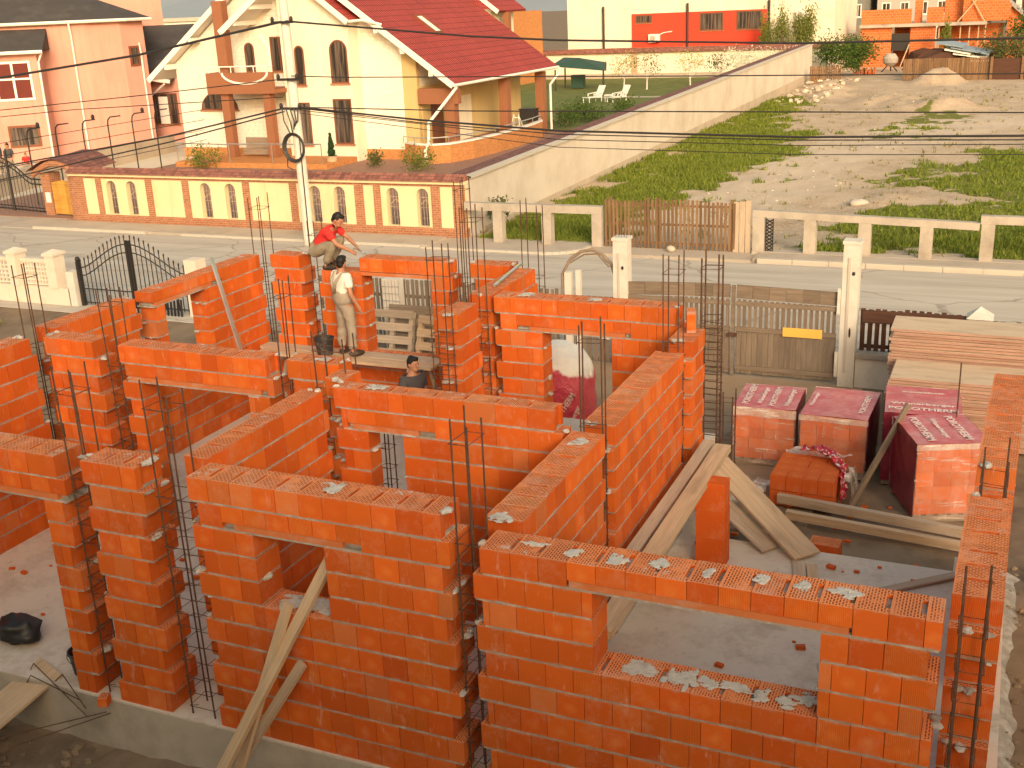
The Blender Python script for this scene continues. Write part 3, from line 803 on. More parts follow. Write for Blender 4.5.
single('bearers', m, MT['plank_dark'], 'wooden bearers under both formwork board piles', 'timber')
rebar = MB(); rebar.tube([(6.42,9.3,-.5),(6.42,9.3,1.55)], .012, 6); single('rebar_stake', rebar, MT['rust'], 'single upright rebar stake before the formwork piles', 'rebar')
# ------------------------------------------------------------------ ground, street, lot
G = -.5
MT['drive'] = M('dusty_drive', (.34,.245,.165), .97, .2, 1.0, (.24,.165,.105), (.45,.72), .8, .5, 18)
g = MB(); g.box(-1500,-300,-.75,1500,2500,-.62); struct('ground', g, MT['dirt'])
def fbm(x, y, s=1.0): return noise.fractal(Vector((x*s, y*s, 1.3)), 1.0, 2.0, 4)
def yard(u, v):
    x = -32+72*u; y = -14+29.6*v
    h = .05*fbm(x, y, .9)
    if y < .2 and x < 3: h += .10*fbm(x, y, 2.2) - .10
    if x > 7.1 and y < 9: h += .12*fbm(x, y, 1.3)+.08
    if y > 12: h *= .2
    return (x, y, G+h-.01, x, y)
g = MB(); g.grid(yard, 260, 110); struct('yard_soil', g, MT['dirt'], smooth=True)
g = MB(); g.box(-80,14.3,-.66,80,23.95,-.497); struct('road', g, MT['road'])
g = MB(); g.box(-1.9,7.0,-.6,4.6,14.3,-.492); struct('drive', g, MT['drive'])
g = MB(); g.box(-10.2,24.05,-.6,-5.6,25.9,-.49); g.box(-5.6,24.3,-.6,.25,25.9,-.487); g.box(.25,24.25,-.6,60,25.45,-.42); g.box(-27.2,24.1,-.6,-10.2,25.45,-.44); g.box(-60,24.0,-.6,-27.2,26.6,-.485)
struct('pavement', g, MT['paving'])
k = MB()
def kerb_run(x0, x1, y, z=-.40):
    x = x0
    while x < x1-.01:
        e = min(x+1.0, x1); k.box(x+.006, y-.075, -.62, e-.006, y+.075, z+R.uniform(-.004,.004)); x = e
kerb_run(.4, 40, 24.17, -.38); kerb_run(-27, -21.6, 24.0, -.40); kerb_run(-20, -10.4, 24.0, -.42)
for i in range(9):
    a = i/9*PI/2; b = (i+1)/9*PI/2
    k.bar((-6.2+1.2*math.sin(a),24.1+1.2-1.2*math.cos(a)-.3,-.47),(-6.2+1.2*math.sin(b),24.1+1.2-1.2*math.cos(b)-.3,-.47),.14,.1)
kerb_run(-10.3, -6.2, 23.85, -.43)
struct('kerb', k, MT['kerb'])

GRASS = [[(-9.3,25.9),(-5.2,25.7),(-6.2,31),(-4.9,35),(-3.4,39),(-3.3,46),(-4.2,53),(-5.6,60),(-6.8,68),(-7.7,76),(-9.3,78)],
         [(1.7,25.7),(1.0,29.8),(3.0,31.2),(6.2,36.6),(4.8,38.4),(3.3,38.6),(3.7,41.4),(5.5,46.7),(7.4,50.5),(16,56),(40,60),(40,25.7)],
         [(0.2,56),(1.1,61.6),(2.9,67.2),(3.9,66.5),(2.6,60),(1.2,54.5)]]
def inside(p, poly):
    x, y = p; c = False; j = len(poly)-1
    for i in range(len(poly)):
        xi, yi = poly[i]; xj, yj = poly[j]
        if (yi > y) != (yj > y) and x < (xj-xi)*(y-yi)/(yj-yi)+xi: c = not c
        j = i
    return c
def edged(p, poly):
    d = 1e9
    for i in range(len(poly)):
        a = Vector(poly[i-1]); b = Vector(poly[i]); ab = b-a; t = max(0, min(1, (Vector(p)-a).dot(ab)/max(1e-6, ab.length_squared)))
        d = min(d, (Vector(p)-a-ab*t).length)
    return d
def gmask(x, y):
    m = 0
    for poly in GRASS:
        d = edged((x,y), poly); sgn = d if inside((x,y), poly) else -d
        m = max(m, min(1, max(0, .55+sgn*.40+1.0*fbm(x,y,.4)+.7*fbm(x,y,1.3))))
    return m
def lot_h(x, y):
    h = .06*fbm(x, y, .5)+.03*fbm(x, y, 1.6)
    h *= min(1, max(0, (y-25.6)/3))
    for (mx, my, mr, mh) in ((.9,91.0,2.4,1.0),(-1.2,74,3.2,.5),(1.4,70,3,.45),(3.4,69,2.4,.35),(-6.8,86,2.2,.5),(-5.8,80,2,.35),(-7.6,70,1.8,.3),(4.2,33.8,3.0,.12),(2.2,35.5,2.0,.12)):
        d = math.hypot(x-mx, (y-my)*.8)/mr
        if d < 1: h += mh*(1-d*d)**1.3*(1+.5*fbm(x,y,1.2))
    return h
NX, NY = 125, 175
X0, X1, Y0, Y1 = -9.45, 40, 25.4, 112
def lot(u, v):
    x = X0+(X1-X0)*u**1.35; y = Y0+(Y1-Y0)*v**1.25
    return (x, y, G-.005+lot_h(x, y), x, y)
g = MB(); g.grid(lot, NX, NY)
def lot_mat():
    n = NT('lot_earth'); v = n.coord()
    a = n.new('ShaderNodeAttribute'); a.attribute_name = 'grass'
    dirt = n.mix(n.ramp(n.noise(v, .45, 7, .62), .35, .7), (.56,.43,.31), (.40,.285,.19))
    dirt = n.mix(n.ramp(n.noise(v, 9, 4, .7), .52, .66), dirt, (.60,.51,.40))
    dirt = n.mix(n.ramp(n.noise(v, 3.2, 6, .7), .58, .72), dirt, (.27,.18,.115))
    a2 = n.new('ShaderNodeAttribute'); a2.attribute_name = 'track'
    pale = n.mix(n.ramp(n.noise(n.coord('Object', (1.5,.35,1)), 1.2, 7, .7), .4, .7), (.62,.50,.385), (.52,.41,.30))
    dirt = n.mix(n.math('MULTIPLY', n.ramp(n.math('ADD', a2.outputs['Fac'], n.math('MULTIPLY_ADD', n.noise(v, 2.0, 6, .7), .6, -.3)), .25, .7), .85), dirt, pale)
    gr = n.mix(n.noise(v, 2.4, 6), (.10,.115,.022), (.23,.23,.055))
    gr = n.mix(n.ramp(n.noise(v, 1.1, 6, .7), .58, .74), gr, (.33,.24,.14))
    f = n.ramp(n.math('ADD', a.outputs['Fac'], n.math('MULTIPLY_ADD', n.noise(v, 3.5, 6, .7), .6, -.3)), .42, .58)
    n.bump(n.noise(v, 4, 8, .75), .5, .07)
    return n.out(n.mix(f, dirt, gr), .98, .1)
o = struct('dirt_lot', g, lot_mat(), smooth=True)
at = o.data.attributes.new('grass', 'FLOAT', 'POINT')
gm = [gmask(*p[:2]) for p in g.v]
at.data.foreach_set('value', gm)
TR = [Vector(p) for p in ((-3.2,26),(-2.6,33),(-1.8,40),(-.6,48),(3,58),(10,66),(24,76))]
def trackd(x, y):
    p = Vector((x,y)); d = 1e9
    for i in range(len(TR)-1):
        a, b = TR[i], TR[i+1]; ab = b-a; t_ = max(0, min(1, (p-a).dot(ab)/ab.length_squared)); d = min(d, (p-a-ab*t_).length)
    w_ = 2.6+.06*max(0,y-40)
    return max(0, min(1, 1.25-d/w_+.5*fbm(x,y,.5)))
at2 = o.data.attributes.new('track', 'FLOAT', 'POINT'); at2.data.foreach_set('value', [trackd(*p[:2]) for p in g.v])

def leafmat(name, c, c2, tr=.25):
    n = NT(name)
    col = n.mix(n.island(), c, c2)
    n.b.inputs['Subsurface Weight'].default_value = 0
    d = n.new('ShaderNodeBsdfTranslucent'); n.link(col, d.inputs['Color'])
    mx = n.new('ShaderNodeMixShader'); mx.inputs[0].default_value = tr
    n.out(col, .8, .2)
    n.link(n.b.outputs[0], mx.inputs[1]); n.link(d.outputs[0], mx.inputs[2]); n.link(mx.outputs[0], n.n['Material Output'].inputs['Surface'])
    return n.m
MT['grass'] = leafmat('grass_blade', (.11,.16,.02), (.32,.36,.065), .4)
MT['drygrass'] = leafmat('dry_grass_blade', (.20,.19,.06), (.34,.29,.12), .3)
def grass_field(name, area, n, mask, zf, hmin, hmax, label, mat='grass', blades=5):
    m = MB(); c = 0; tries = 0
    while c < n and tries < n*8:
        tries += 1
        x = R.uniform(area[0], area[1]); y = area[2]+(area[3]-area[2])*R.random()**1.5
        if R.random() > mask(x, y): continue
        c += 1; z = zf(x, y)
        cl = .5+1.0*max(0, .5+fbm(x, y, .8))
        for _ in range(blades):
            a = R.uniform(0, 2*PI); h = R.uniform(hmin, hmax)*cl; w = R.uniform(.012,.03)*(1+y/70)
            bx = x+R.gauss(0,.07); by = y+R.gauss(0,.07); lx = R.gauss(0,.4)*h; ly = R.gauss(0,.4)*h
            dx, dy = w*math.cos(a), w*math.sin(a)
            b0 = len(m.v); m.v += [(bx-dx,by-dy,z-.02),(bx+dx,by+dy,z-.02),(bx+lx,by+ly,z+h)]
            m.f.append((b0,b0+1,b0+2)); m.uv.append([(0,0),(1,0),(.5,1)]); m.mi.append(0)
    o = struct(name, m, MT[mat], kind='stuff'); o['label'] = label; o['category'] = 'grass'; return o
LZ = lambda x, y: G+lot_h(x, y)
grass_field('grass', (-9.4,-1.5,25.8,80), 12500, lambda x,y: max(0, gmask(x,y)-.36)*1.9, LZ, .03, .17, 'rough green grass along the pale boundary wall')
grass_field('grass', (.3,14,25.7,60), 8500, lambda x,y: max(0, gmask(x,y)-.36)*1.9, LZ, .03, .17, 'rough green grass right of the dirt track')
grass_field('weeds', (-30,-16.6,2,13), 2500, lambda x,y: max(0,.3+fbm(x,y,.5)), lambda x,y: G+.03, .04, .16, 'sparse weeds on the soil at the left edge', 'drygrass')
grass_field('dry_weeds', (-9.4,14,25.7,88), 900, lambda x,y: max(0,.25+.9*fbm(x,y,.7)), LZ, .04, .18, 'dry stalks and weeds scattered over the dirt lot', 'drygrass', 4)
# scattered stones
MT['stone'] = M('rubble_stone', (.50,.43,.35), .95, .3, 5, (.34,.28,.22), (.5,.7), 4, .4, 20, .3)
def stones(name, label, n, fn, smin, smax, mat='stone'):
    m = MB()
    for _ in range(n):
        x, y, z = fn(); s = R.uniform(smin, smax)*R.uniform(.5,1)
        m.ell((x,y,z+s*.2), (s, s*R.uniform(.6,1), s*R.uniform(.4,.8)), 6, 4, .6)
    o = struct(name, m, MT[mat], kind='stuff'); o['label'] = label; o['category'] = 'stones'
stones('gravel', 'loose stones on the soil right of the right edge wall', 420, lambda: (R.uniform(7.25,9),R.uniform(-1,7),G+.1), .02, .07, 'dirt')
stones('gravel', 'clods and stones on the soil at the bottom left corner', 260, lambda: (R.uniform(-5,2.5),R.uniform(-2.6,-.15),G-.12), .02, .09, 'dirt')
stones('rubble', 'pale broken rubble beside the end of the boundary wall', 90, lambda: (R.gauss(-7,.9),R.uniform(70,91),G+.35), .08, .32)
def spill(u, v):
    y = -2+8.6*v; w_ = .42+.25*fbm(3,y,.9); x = 7.06+w_*u
    return (x, y, G+.17-.13*u*u+.03*fbm(x,y,3), x, y)
m = MB(); m.grid(spill, 8, 80); o_ = struct('mortar_spill', m, MT['mortar'], smooth=True, kind='stuff'); o_['label'] = 'spilled pale mortar on the soil along the right edge wall'; o_['category'] = 'mortar'
m = MB()
for _ in range(120):
    a_ = R.random()
    if a_ < .35: x, y, z = R.uniform(3.3,6.5), R.uniform(.5,5.5), .003
    elif a_ < .55: x, y, z = R.uniform(-4.8,-.6), R.uniform(.5,3), .003
    elif a_ < .8: x, y, z = R.uniform(-4,2.5), R.uniform(-2.2,-.2), G-.10
    else: x, y, z = R.uniform(3.4,6.5), R.uniform(5.8,9), G+.02
    s_ = R.uniform(.012,.05); m.bar((x-s_,y,z+s_*.4),(x+s_,y+R.uniform(-s_,s_),z+s_*.5), s_*1.2, s_*.8)
o_ = struct('brick_rubble', m, MT['clay_plain'], kind='stuff'); o_['label'] = 'small broken clay fragments strewn over slab and soil'; o_['category'] = 'rubble'
def trk():
    y = 28+R.random()**1.4*60
    x = (-2.2 if y < 40 else -1.5+(y-40)*.12)+R.gauss(0,2.2); return (x, y, LZ(x,y)-.01)
stones('gravel', 'pale gravel strewn over the dirt track', 350, trk, .02, .07)
m = MB(); m.ell((2.0,33.6,-.38),(.32,.25,.16),12,7,.5); single('white_stone', m, MT['kerb'], 'white boulder lying on the dirt track behind the concrete fence', 'stone', smooth=True)
m = MB(); m.ell((-2.35,24.9,-.40),(.15,.11,.11),9,6,.5); single('white_stone', m, MT['stone'], 'white stone lying by the slat fence above the rebar', 'stone', smooth=True)

# ------------------------------------------------------------------ own fence line, y = 13.85
def slat_gate(label, x0, x1, y, zb, zmid, ztop, sag):
    t = thing('yard_gate', label, 'gate', ((x0+x1)/2, y, zb))
    n = int((x1-x0)/.105); w = (x1-x0)/n
    m = MB(); m2 = MB(); m3 = MB()
    for i in range(n):
        x = x0+w*i; top = ztop+sag((i+.5)/n)
        m.bar((x+w/2,y,zb+R.uniform(-.01,.01)),(x+w/2,y,zmid),w-.006,.025,(0,1,0))
        m2.bar((x+w/2,y-.004,zmid+.003),(x+w/2,y-.004,top-.3),w*.62,.022,(0,1,0))
    for i in range(6):
        a = x0+(x1-x0)*i/6; b = x0+(x1-x0)*(i+1)/6
        za = ztop+sag(i/6)-.14; z2 = ztop+sag((i+1)/6)-.14
        m3.bar((a+.003,y-.01,za),(b-.003,y-.01,z2),.03,.27,(0,0,1))
    m.build('lower_boards', MT['gatewood'], t); m2.build('upper_slats', MT['gatewood'], t); m3.build('top_board', MT['gatewood'], t)
    m = MB()
    for z in (zb+.12, zmid-.02, zmid+.5): m.bar((x0,y-.03,z),(x1,y-.03,z),.03,.09)
    m.build('rail', MT['gatewood'], t)
    return t
ga = slat_gate('left leaf of the grey wooden yard gate', -.12, 1.98, 13.85, -.42, .52, 1.34, lambda u: .06*math.sin(u*PI/2))
gb = slat_gate('right leaf of the grey wooden yard gate with yellow plate', 2.10, 4.04, 13.85, -.42, .52, 1.40, lambda u: -.04*u)
MT['yplate'] = M('yellow_plate', (.74,.44,.09), .5, .1, 6, (.52,.33,.10), (.6,.8), 5, 0)
m = MB(); m.box(3.03,13.79,.42,3.78,13.81,.60); m.build('name_plate', MT['yplate'], gb)
m = MB(); m.box(2.01,13.78,-.45,2.08,13.85,1.38); m.build('centre_stile', MT['gatewood'], ga)
m = MB(); m.box(1.96,13.74,.35,2.14,13.77,.43); m.build('latch', MT['rust'], ga)
for z in (.95,-.3):
    m = MB(); m.box(4.04,13.74,z,4.10,13.79,z+.5); m.build('hinge', MT['whiteconc'], gb)
def post(label, x, y, z0, z1, w, cap=None):
    t = thing('gate_post', label, 'gate post', (x,y,z0))
    m = MB(); m.box(x-w/2,y-w/2,z0,x+w/2,y+w/2,z1)
    m.box(x-w/2-.02,y-w/2-.02,z1+.001,x+w/2+.02,y+w/2+.02,z1+.06); m.build('column', MT['whiteconc'], t)
    m = MB(); m.box(x-w*.18,y-w/2-.018,z0+.3,x-w*.02,y-w/2-.001,z1-.25); m.build('hinge_strip', MT['kerb'], t)
    m = MB(); m.ell((x+w*.18,y-w/2-.01,z1-.55),(.03,.02,.04),8,5); m.ell((x+w*.12,y-w/2-.01,z0+1.1),(.02,.02,.10),8,5); m.build('hook', MT['iron'], t)
    return t
post('white concrete gate post right of the wooden gate', 4.26, 13.9, -.5, 2.30, .30)
tp = post('white concrete gate post left of the wooden gate with bare rods on top', -.27, 13.9, -.5, 2.18, .30)
m = MB()
for i in range(5): m.tube([(-.38+i*.055,13.85+.03*(i%2),2.2),(-.38+i*.06,13.86,2.42+.05*(i%3))], .006, 5)
m.build('rods', MT['rust'], tp)
# foot gate with a bent hoop
t = thing('arch_gate', 'bent hoop arch over the foot gate left of the white post', 'arch', (-1.0,13.9,-.5))
m = MB(); m.tube([(-1.55,13.9,.2),(-1.60,13.9,.9),(-1.58,13.9,1.4),(-1.4,13.9,1.72),(-1.15,13.9,1.9),(-.92,13.9,1.95),(-.7,13.9,1.86),(-.5,13.9,1.65),(-.42,13.9,1.4)], .035, 7)
m.tube([(-1.45,13.9,1.62),(-1.1,13.92,1.83),(-.8,13.9,1.86),(-.55,13.9,1.6)], .02, 6); m.build('hoop', MT['plank_dark'], t)
m = MB(); m.box(-1.52,13.84,-.5,-1.38,13.98,1.45); m.box(-1.28,13.86,-.5,-1.18,13.96,1.5); m.build('post', MT['whiteconc'], t)
m = MB()
for i in range(9): x = -1.55+i*.13; m.bar((x,13.95,-.45),(x,13.95,.95),.10,.02,(0,1,0))
m.bar((-1.6,13.98,.8),(-.45,13.98,.8),.03,.08); m.build('gate_boards', MT['gatewood'], t)
# slat fence behind the back window
def picket_fence(label, x0, x1, y, z0, z1, w, gap, mat, rails=(.25,.75), name='slat_fence', zf=None, thick=.022):
    t = thing(name, label, 'fence', ((x0+x1)/2, y, z0))
    m = MB(); x = x0
    while x < x1:
        zt = (zf(x) if zf else z1)+R.uniform(-.02,.02)
        m.bar((x+w/2,y+R.uniform(-.004,.004),z0),(x+w/2+R.uniform(-.012,.012),y,zt),w,thick,(0,1,0)); x += w+gap
    m.build('slats', MT[mat], t)
    m = MB()
    for r in rails: m.bar((x0,y+.03,z0+(z1-z0)*r),(x1,y+.03,z0+(z1-z0)*r),.03,.07)
    m.build('rail', MT[mat], t)
    return t
picket_fence('grey slat fence seen through the back window', -7.6, -1.7, 13.85, -.45, 1.08, .07, .045, 'gatewood')
t = thing('gate_post', 'pale mesh-wrapped post seen through the back window', 'gate post', (-5.55,13.7,-.5))
m = MB(); m.box(-5.76,13.55,-.5,-5.34,13.78,1.14); m.build('column', MT['whiteconc'], t)
m = MB()
for i in range(9): z = -.3+i*.16; m.tube([(-5.77,13.54,z),(-5.33,13.54,z)], .008, 4)
for i in range(6): x = -5.76+i*.084; m.tube([(x,13.54,-.4),(x,13.54,1.12)], .006, 4)
m.build('wire_mesh', MT['alu'], t)
t = thing('board_panel', 'light boards on edge before the slat fence behind the pallets', 'boards', (-4.2,13.4,.1))
for k in range(3):
    m = MB(); m.bar((-5.1,13.4-.05*k,.28),(-3.4,13.4-.05*k,.30),.04,.36); m.build('board', MT['plank'], t)
# standing pallets
def euro_pallet(label, x, y, rz, tilt, mat):
    t = thing('pallet', label, 'pallet', (x,y,-.46), (0,0,0), 'wooden pallets leaning by the back window')
    m = MB()
    for i in range(5): z = .05+i*.275; m.box(-.5,-.072,z-.085,.5,-.05,z+.085)
    m.build('deck_board', MT[mat], t)
    m = MB()
    for xx in (-.45,0,.45): m.box(xx-.05,-.049,0,xx+.05,.05,1.2)
    m.build('stringer', MT[mat], t)
    m = MB()
    for z in (.05,.6,1.15): m.box(-.5,.051,z-.05,.5,.07,z+.05)
    m.build('bottom_board', MT[mat], t)
    t.rotation_euler = (-tilt, 0, rz); return t
euro_pallet('weathered pallet standing left of the bright pallet', -4.95, 12.3, .02, .25, 'plank_old')
euro_pallet('bright new pallet standing tilted behind the back window', -3.75, 12.0, -.10, .30, 'plank')
euro_pallet('old pallet standing at the back, nearest the post', -4.75, 12.75, .0, .2, 'plank_dark')
# right fence: low wall, pillar, dark pickets
t = thing('low_wall', 'low concrete wall with grey cap right of the white gate post', 'wall', (7.2,13.95,-.5))
m = MB(); m.box(4.42,13.8,-.5,10,14.05,.10); m.build('wall', MT['whiteconc'], t)
m = MB(); m.box(4.42,13.74,.102,10,14.11,.19); m.build('cap', MT['concrete'], t)
picket_fence('dark brown picket panel between white post and capped pillar', 4.47, 6.33, 13.93, .22, 1.05, .085, .045, 'brownpicket', (.1,.9), zf=lambda x: 1.06-.03*abs(x-5.4))
picket_fence('dark brown picket panel at the right edge beyond the formwork', 6.78, 9.6, 13.93, .22, .95, .085, .045, 'brownpicket', (.1,.9))
m = MB(); m.box(4.5,13.86,.78,6.33,13.9,1.03); m.box(6.8,13.86,.75,9.6,13.9,.93); single('fence_board', m, MT['brownpicket'], 'dark brown top boards along the picket panels', 'board')
t = thing('fence_pillar', 'white fence pillar with pyramid cap behind the formwork', 'pillar', (6.56,13.93,-.5))
m = MB(); m.box(6.38,13.75,.191,6.74,14.11,1.02); m.build('shaft', MT['whiteconc'], t)
m = MB(); m.add([(6.33,13.7,1.022),(6.79,13.7,1.022),(6.79,14.16,1.022),(6.33,14.16,1.022),(6.56,13.93,1.22)],[(0,3,2,1),(0,1,4),(1,2,4),(2,3,4),(3,0,4)]); m.build('cap', MT['whiteconc'], t)

# left: pale lattice fence and wrought iron gate, y = 15
MT['lattice'] = M('cream_lattice', (.70,.60,.49), .9, .08, 3, (.55,.46,.36), (.55,.8), 2)
t = thing('lattice_fence', 'cream concrete fence with lattice panels at the left edge', 'fence', (-19,15,-.6))
m = MB(); m.box(-24,14.85,-.6,-16.35,15.15,-.02); m.build('base_wall', MT['lattice'], t)
for px in (-23.2,-21.5,-19.9,-18.25,-16.85):
    m = MB(); m.box(px-.16,14.8,-.018,px+.16,15.2,.86); m.box(px-.2,14.76,.862,px+.2,15.24,.93); m.add([(px-.2,14.76,.932),(px+.2,14.76,.932),(px+.2,15.24,.932),(px-.2,15.24,.932),(px,15,1.03)],[(0,3,2,1),(0,1,4),(1,2,4),(2,3,4),(3,0,4)]); m.build('pillar', MT['lattice'], t)
for a, b in ((-23.0,-21.7),(-21.3,-20.1),(-19.7,-18.45),(-18.05,-17.05)):
    m = MB(); w = b-a; n = 9
    for i in range(n+1): x = a+w*i/n; m.box(x-.02,14.97,0,x+.02,15.03,.62)
    for j in range(6): z = .02+j*.12; m.box(a,14.975,z-.02,b,15.025,z+.02)
    m.box(a,14.93,.64,b,15.07,.74); m.build('lattice_panel', MT['lattice'], t)
m = MB(); m.box(-16.38,14.85,-.6,-16.12,15.15,.45); m.build('end_pillar', MT['whiteconc'], t)
t = thing('iron_gate', 'black wrought iron double gate with spear tips and arched top', 'gate', (-14.2,15,-.5))
def garch(x): u = (x+14.2)/1.75; return .55+.72*math.cos(min(1,abs(u))*PI/2)**1.5
for s in (-1,1):
    m = MB()
    for i in range(12):
        x = -14.2+s*(.10+i*.148); zt = garch(x); m.tube([(x,15,-.45),(x,15,zt+.16)], .013, 5); m.ell((x,15,zt+.2),(.022,.022,.06),6,4)
    xs = [-14.2+s*(.05+i*.175) for i in range(11)]
    for dz in (0,-.22): m.tube([(x,15,garch(x)+dz) for x in xs], .017, 5)
    for z in (-.4,-.02): m.tube([(xs[0],15,z),(xs[-1],15,z)], .017, 5)
    m.box(-14.2+s*.05-.025,14.97,-.47,-14.2+s*.05+.025,15.03,garch(-14.2)+.1)
    m.build('leaf', MT['iron'], t)
for x in (-16.02,-12.38):
    m = MB(); m.box(x-.05,14.95,-.5,x+.05,15.05,.72); m.ell((x,15,.78),(.07,.07,.08),8,6); m.build('post', MT['iron'], t)
t = thing('slat_screen', 'dark uneven slat screen low behind the left window opening', 'slat screen', (-13.2,14.7,-.5))
for i in range(14):
    m = MB(); x = -13.9+i*.11; m.tube([(x,14.7,-.5),(x+.03,14.7,-.05+.12*noise.noise(Vector((i,0,0))))], .03, 5); m.build('slat', MT['iron'], t)
t = thing('gate_post', 'cream pillar right of the iron gate in the left window', 'gate post', (-12.0,15.0,-.5))
m = MB(); m.box(-12.28,14.8,-.5,-11.9,15.2,.98); m.build('column', MT['lattice'], t)

# ------------------------------------------------------------------ across the street: concrete frame fence, slats
t = thing('concrete_frame', 'concrete fence frame of three posts beside the yellow wall', 'fence', (-7,25.35,-.5))
m = MB(); m.box(-9.42,25.22,.52,-4.66,25.48,.76); m.build('beam', MT['concrete'], t)
for x in (-8.2,-6.5,-4.82):
    m = MB(); m.box(x-.16,25.2,-.5,x+.16,25.5,.519); m.build('post', MT['concrete'], t)
t = thing('concrete_frame', 'long concrete fence frame of five posts before the lot', 'fence', (3.3,25.35,-.5))
m = MB(); m.bar((.03,25.35,.70),(6.2,25.35,.52),.24,.20); m.build('beam', MT['concrete'], t)
for x, zt in ((.2,.58),(1.68,.55),(3.2,.5),(4.85,.46)):
    m = MB(); m.box(x-.17,25.2,-.5,x+.17,25.5,zt+.015); m.build('post', MT['concrete'], t)
m = MB(); m.box(.03,25.15,-.5,6.2,25.55,-.41); m.build('footing', MT['paving'], t)
t = thing('concrete_frame', 'concrete fence frame at the right photo edge', 'fence', (9,25.35,-.5))
m = MB(); m.box(6.22,25.22,.60,14,25.48,.82); m.build('beam', MT['concrete'], t)
for x in (6.42,8.5,10.5,12.5):
    m = MB(); m.box(x-.17,25.2,-.5,x+.17,25.5,.599); m.build('post', MT['concrete'], t)
m = MB(); m.box(6.2,25.16,-.5,14,25.55,-.41); m.build('footing', MT['paving'], t)
m = MB()
for i in range(9):
    z = -.42+i*.105
    m.tube([(.42,25.3,z),(.60,25.3,z+.1)], .02, 5); m.tube([(.60,25.3,z),(.42,25.3,z+.1)], .02, 5)
m.tube([(.41,25.3,-.5),(.41,25.3,.55)], .018, 5); m.tube([(.61,25.3,-.5),(.61,25.3,.55)], .018, 5)
single('lattice_strip', m, MT['iron'], 'narrow dark ornamental lattice strip in the concrete frame', 'lattice')
sf = picket_fence('old brown slat fence between the concrete frames', -4.58, -.58, 25.3, -.5, 1.02, .075, .05, 'slatwood', (.12,.5,.88), zf=lambda x: 1.0+.04*math.sin(x*2))
for x in (-4.4,-3.2,-2.9,-.62):
    m = MB(); m.bar((x,25.38,-.5),(x,25.38,1.05),.10,.09,(0,1,0)); m.build('post', MT['slatwood'], sf)
t = thing('board_panel', 'pale boards closing the gap between slats and concrete frame', 'boards', (-.3,25.3,-.5))
for i, x in enumerate((-.48,-.30,-.12)):
    m = MB(); m.bar((x,25.3,-.5),(x,25.32,1.0+.03*i),.16,.03,(0,1,0)); m.build('board', MT['plank_old'], t)
# ------------------------------------------------------------------ yellow street wall of the neighbour
def stucco(name, c, dirt, amt=(.5,.8)):
    n = NT(name); v = n.coord()
    col = n.mix(n.noise(v, 1.2), mul(c, .93), mul(c, 1.05)); col = n.mix(n.ramp(n.noise(v, .6, 7, .65), *amt), col, dirt)
    st = n.ramp(n.noise(n.coord('Object', (2.6,2.6,.16)), 1.0, 6, .7), .50, .72)
    col = n.mix(n.math('MULTIPLY', st, .42), col, mul(dirt, .82)); n.bump(n.noise(v, 40, 4), .15, .01)
    return n.out(col, .92, .2)
MT['yellow'] = stucco('yellow_render', (.78,.64,.40), (.66,.52,.29), (.45,.8))
MT['cream'] = stucco('cream_render', (.78,.71,.58), (.66,.57,.43), (.45,.8))
MT['creambrick'] = brick('cream_cladding', (.78,.73,.63), (.76,.71,.61), (.66,.61,.52), 1.6, .2, .008)
MT['ochre'] = stucco('ochre_render', (.60,.43,.20), (.50,.35,.17))
MT['brownpaint'] = M('brown_render', (.28,.115,.06), .85, .12, 2)
MT['redbrick'] = brick('brown_red_brick', (.42,.17,.085), (.33,.12,.06), (.42,.30,.21), .22, .075, .008)
MT['orangebrick'] = brick('orange_brick', (.56,.23,.075), (.47,.18,.06), (.46,.28,.14), .24, .075, .006)
MT['farclay'] = brick('far_clay_block', (.62,.16,.04), (.52,.12,.03), (.42,.28,.20), .38, .25, .014)
MT['roofred'] = roof_tiles('red_roof_tiles', (.38,.058,.048), .24, .46, .10, .03)
MT['coping'] = roof_tiles('brown_coping_tiles', (.27,.11,.085), .20, .14, .3)
MT['roofdark'] = M('dark_roof', (.065,.058,.056), .85, .2, 1.5, (.10,.09,.085), (.5,.75), .8, .3, 9)
MT['pink'] = stucco('pink_render', (.62,.325,.26), (.52,.26,.21), (.45,.78))
MT['whitepaint'] = M('white_paint', (.80,.76,.70), .6, .05, 4, bump=0)
def glass_mat():
    n = NT('window_glass'); f = n.ramp(n.noise(n.coord('Object', (7,7,.35)), 1.0, 4, .6), .42, .62)
    n.out(n.mix(f, (.03,.024,.022), (.16,.12,.095)), .10, .7); return n.m
MT['glass'] = glass_mat()
MT['winframe'] = M('brown_frame', (.20,.07,.035), .6, .15, 5, bump=0)
MT['winred'] = M('red_curtain', (.13,.022,.016), .7, .25, 3, bump=0)
MT['pavbrown'] = brick('brown_yard_paving', (.34,.20,.15), (.30,.17,.125), (.22,.14,.10), .2, .1, .006)
MT['pale_yard'] = M('pale_yard', (.62,.55,.45), .95, .08, .6, (.54,.46,.37), (.5,.8), .3, .2, 20)
MT['wallside'] = M('pale_wall_render', (.62,.55,.48), .95, .08, 1.0, (.48,.40,.33), (.45,.75), .45, .2, 25)
MT['wallbase'] = M('grey_wall_base', (.46,.38,.30), .95, .15, 1.0, (.35,.29,.23), (.5,.75), .7, .3, 20)
MT['redpanel'] = M('red_panel', (.68,.062,.032), .8, .06, 1.0, bump=.05)

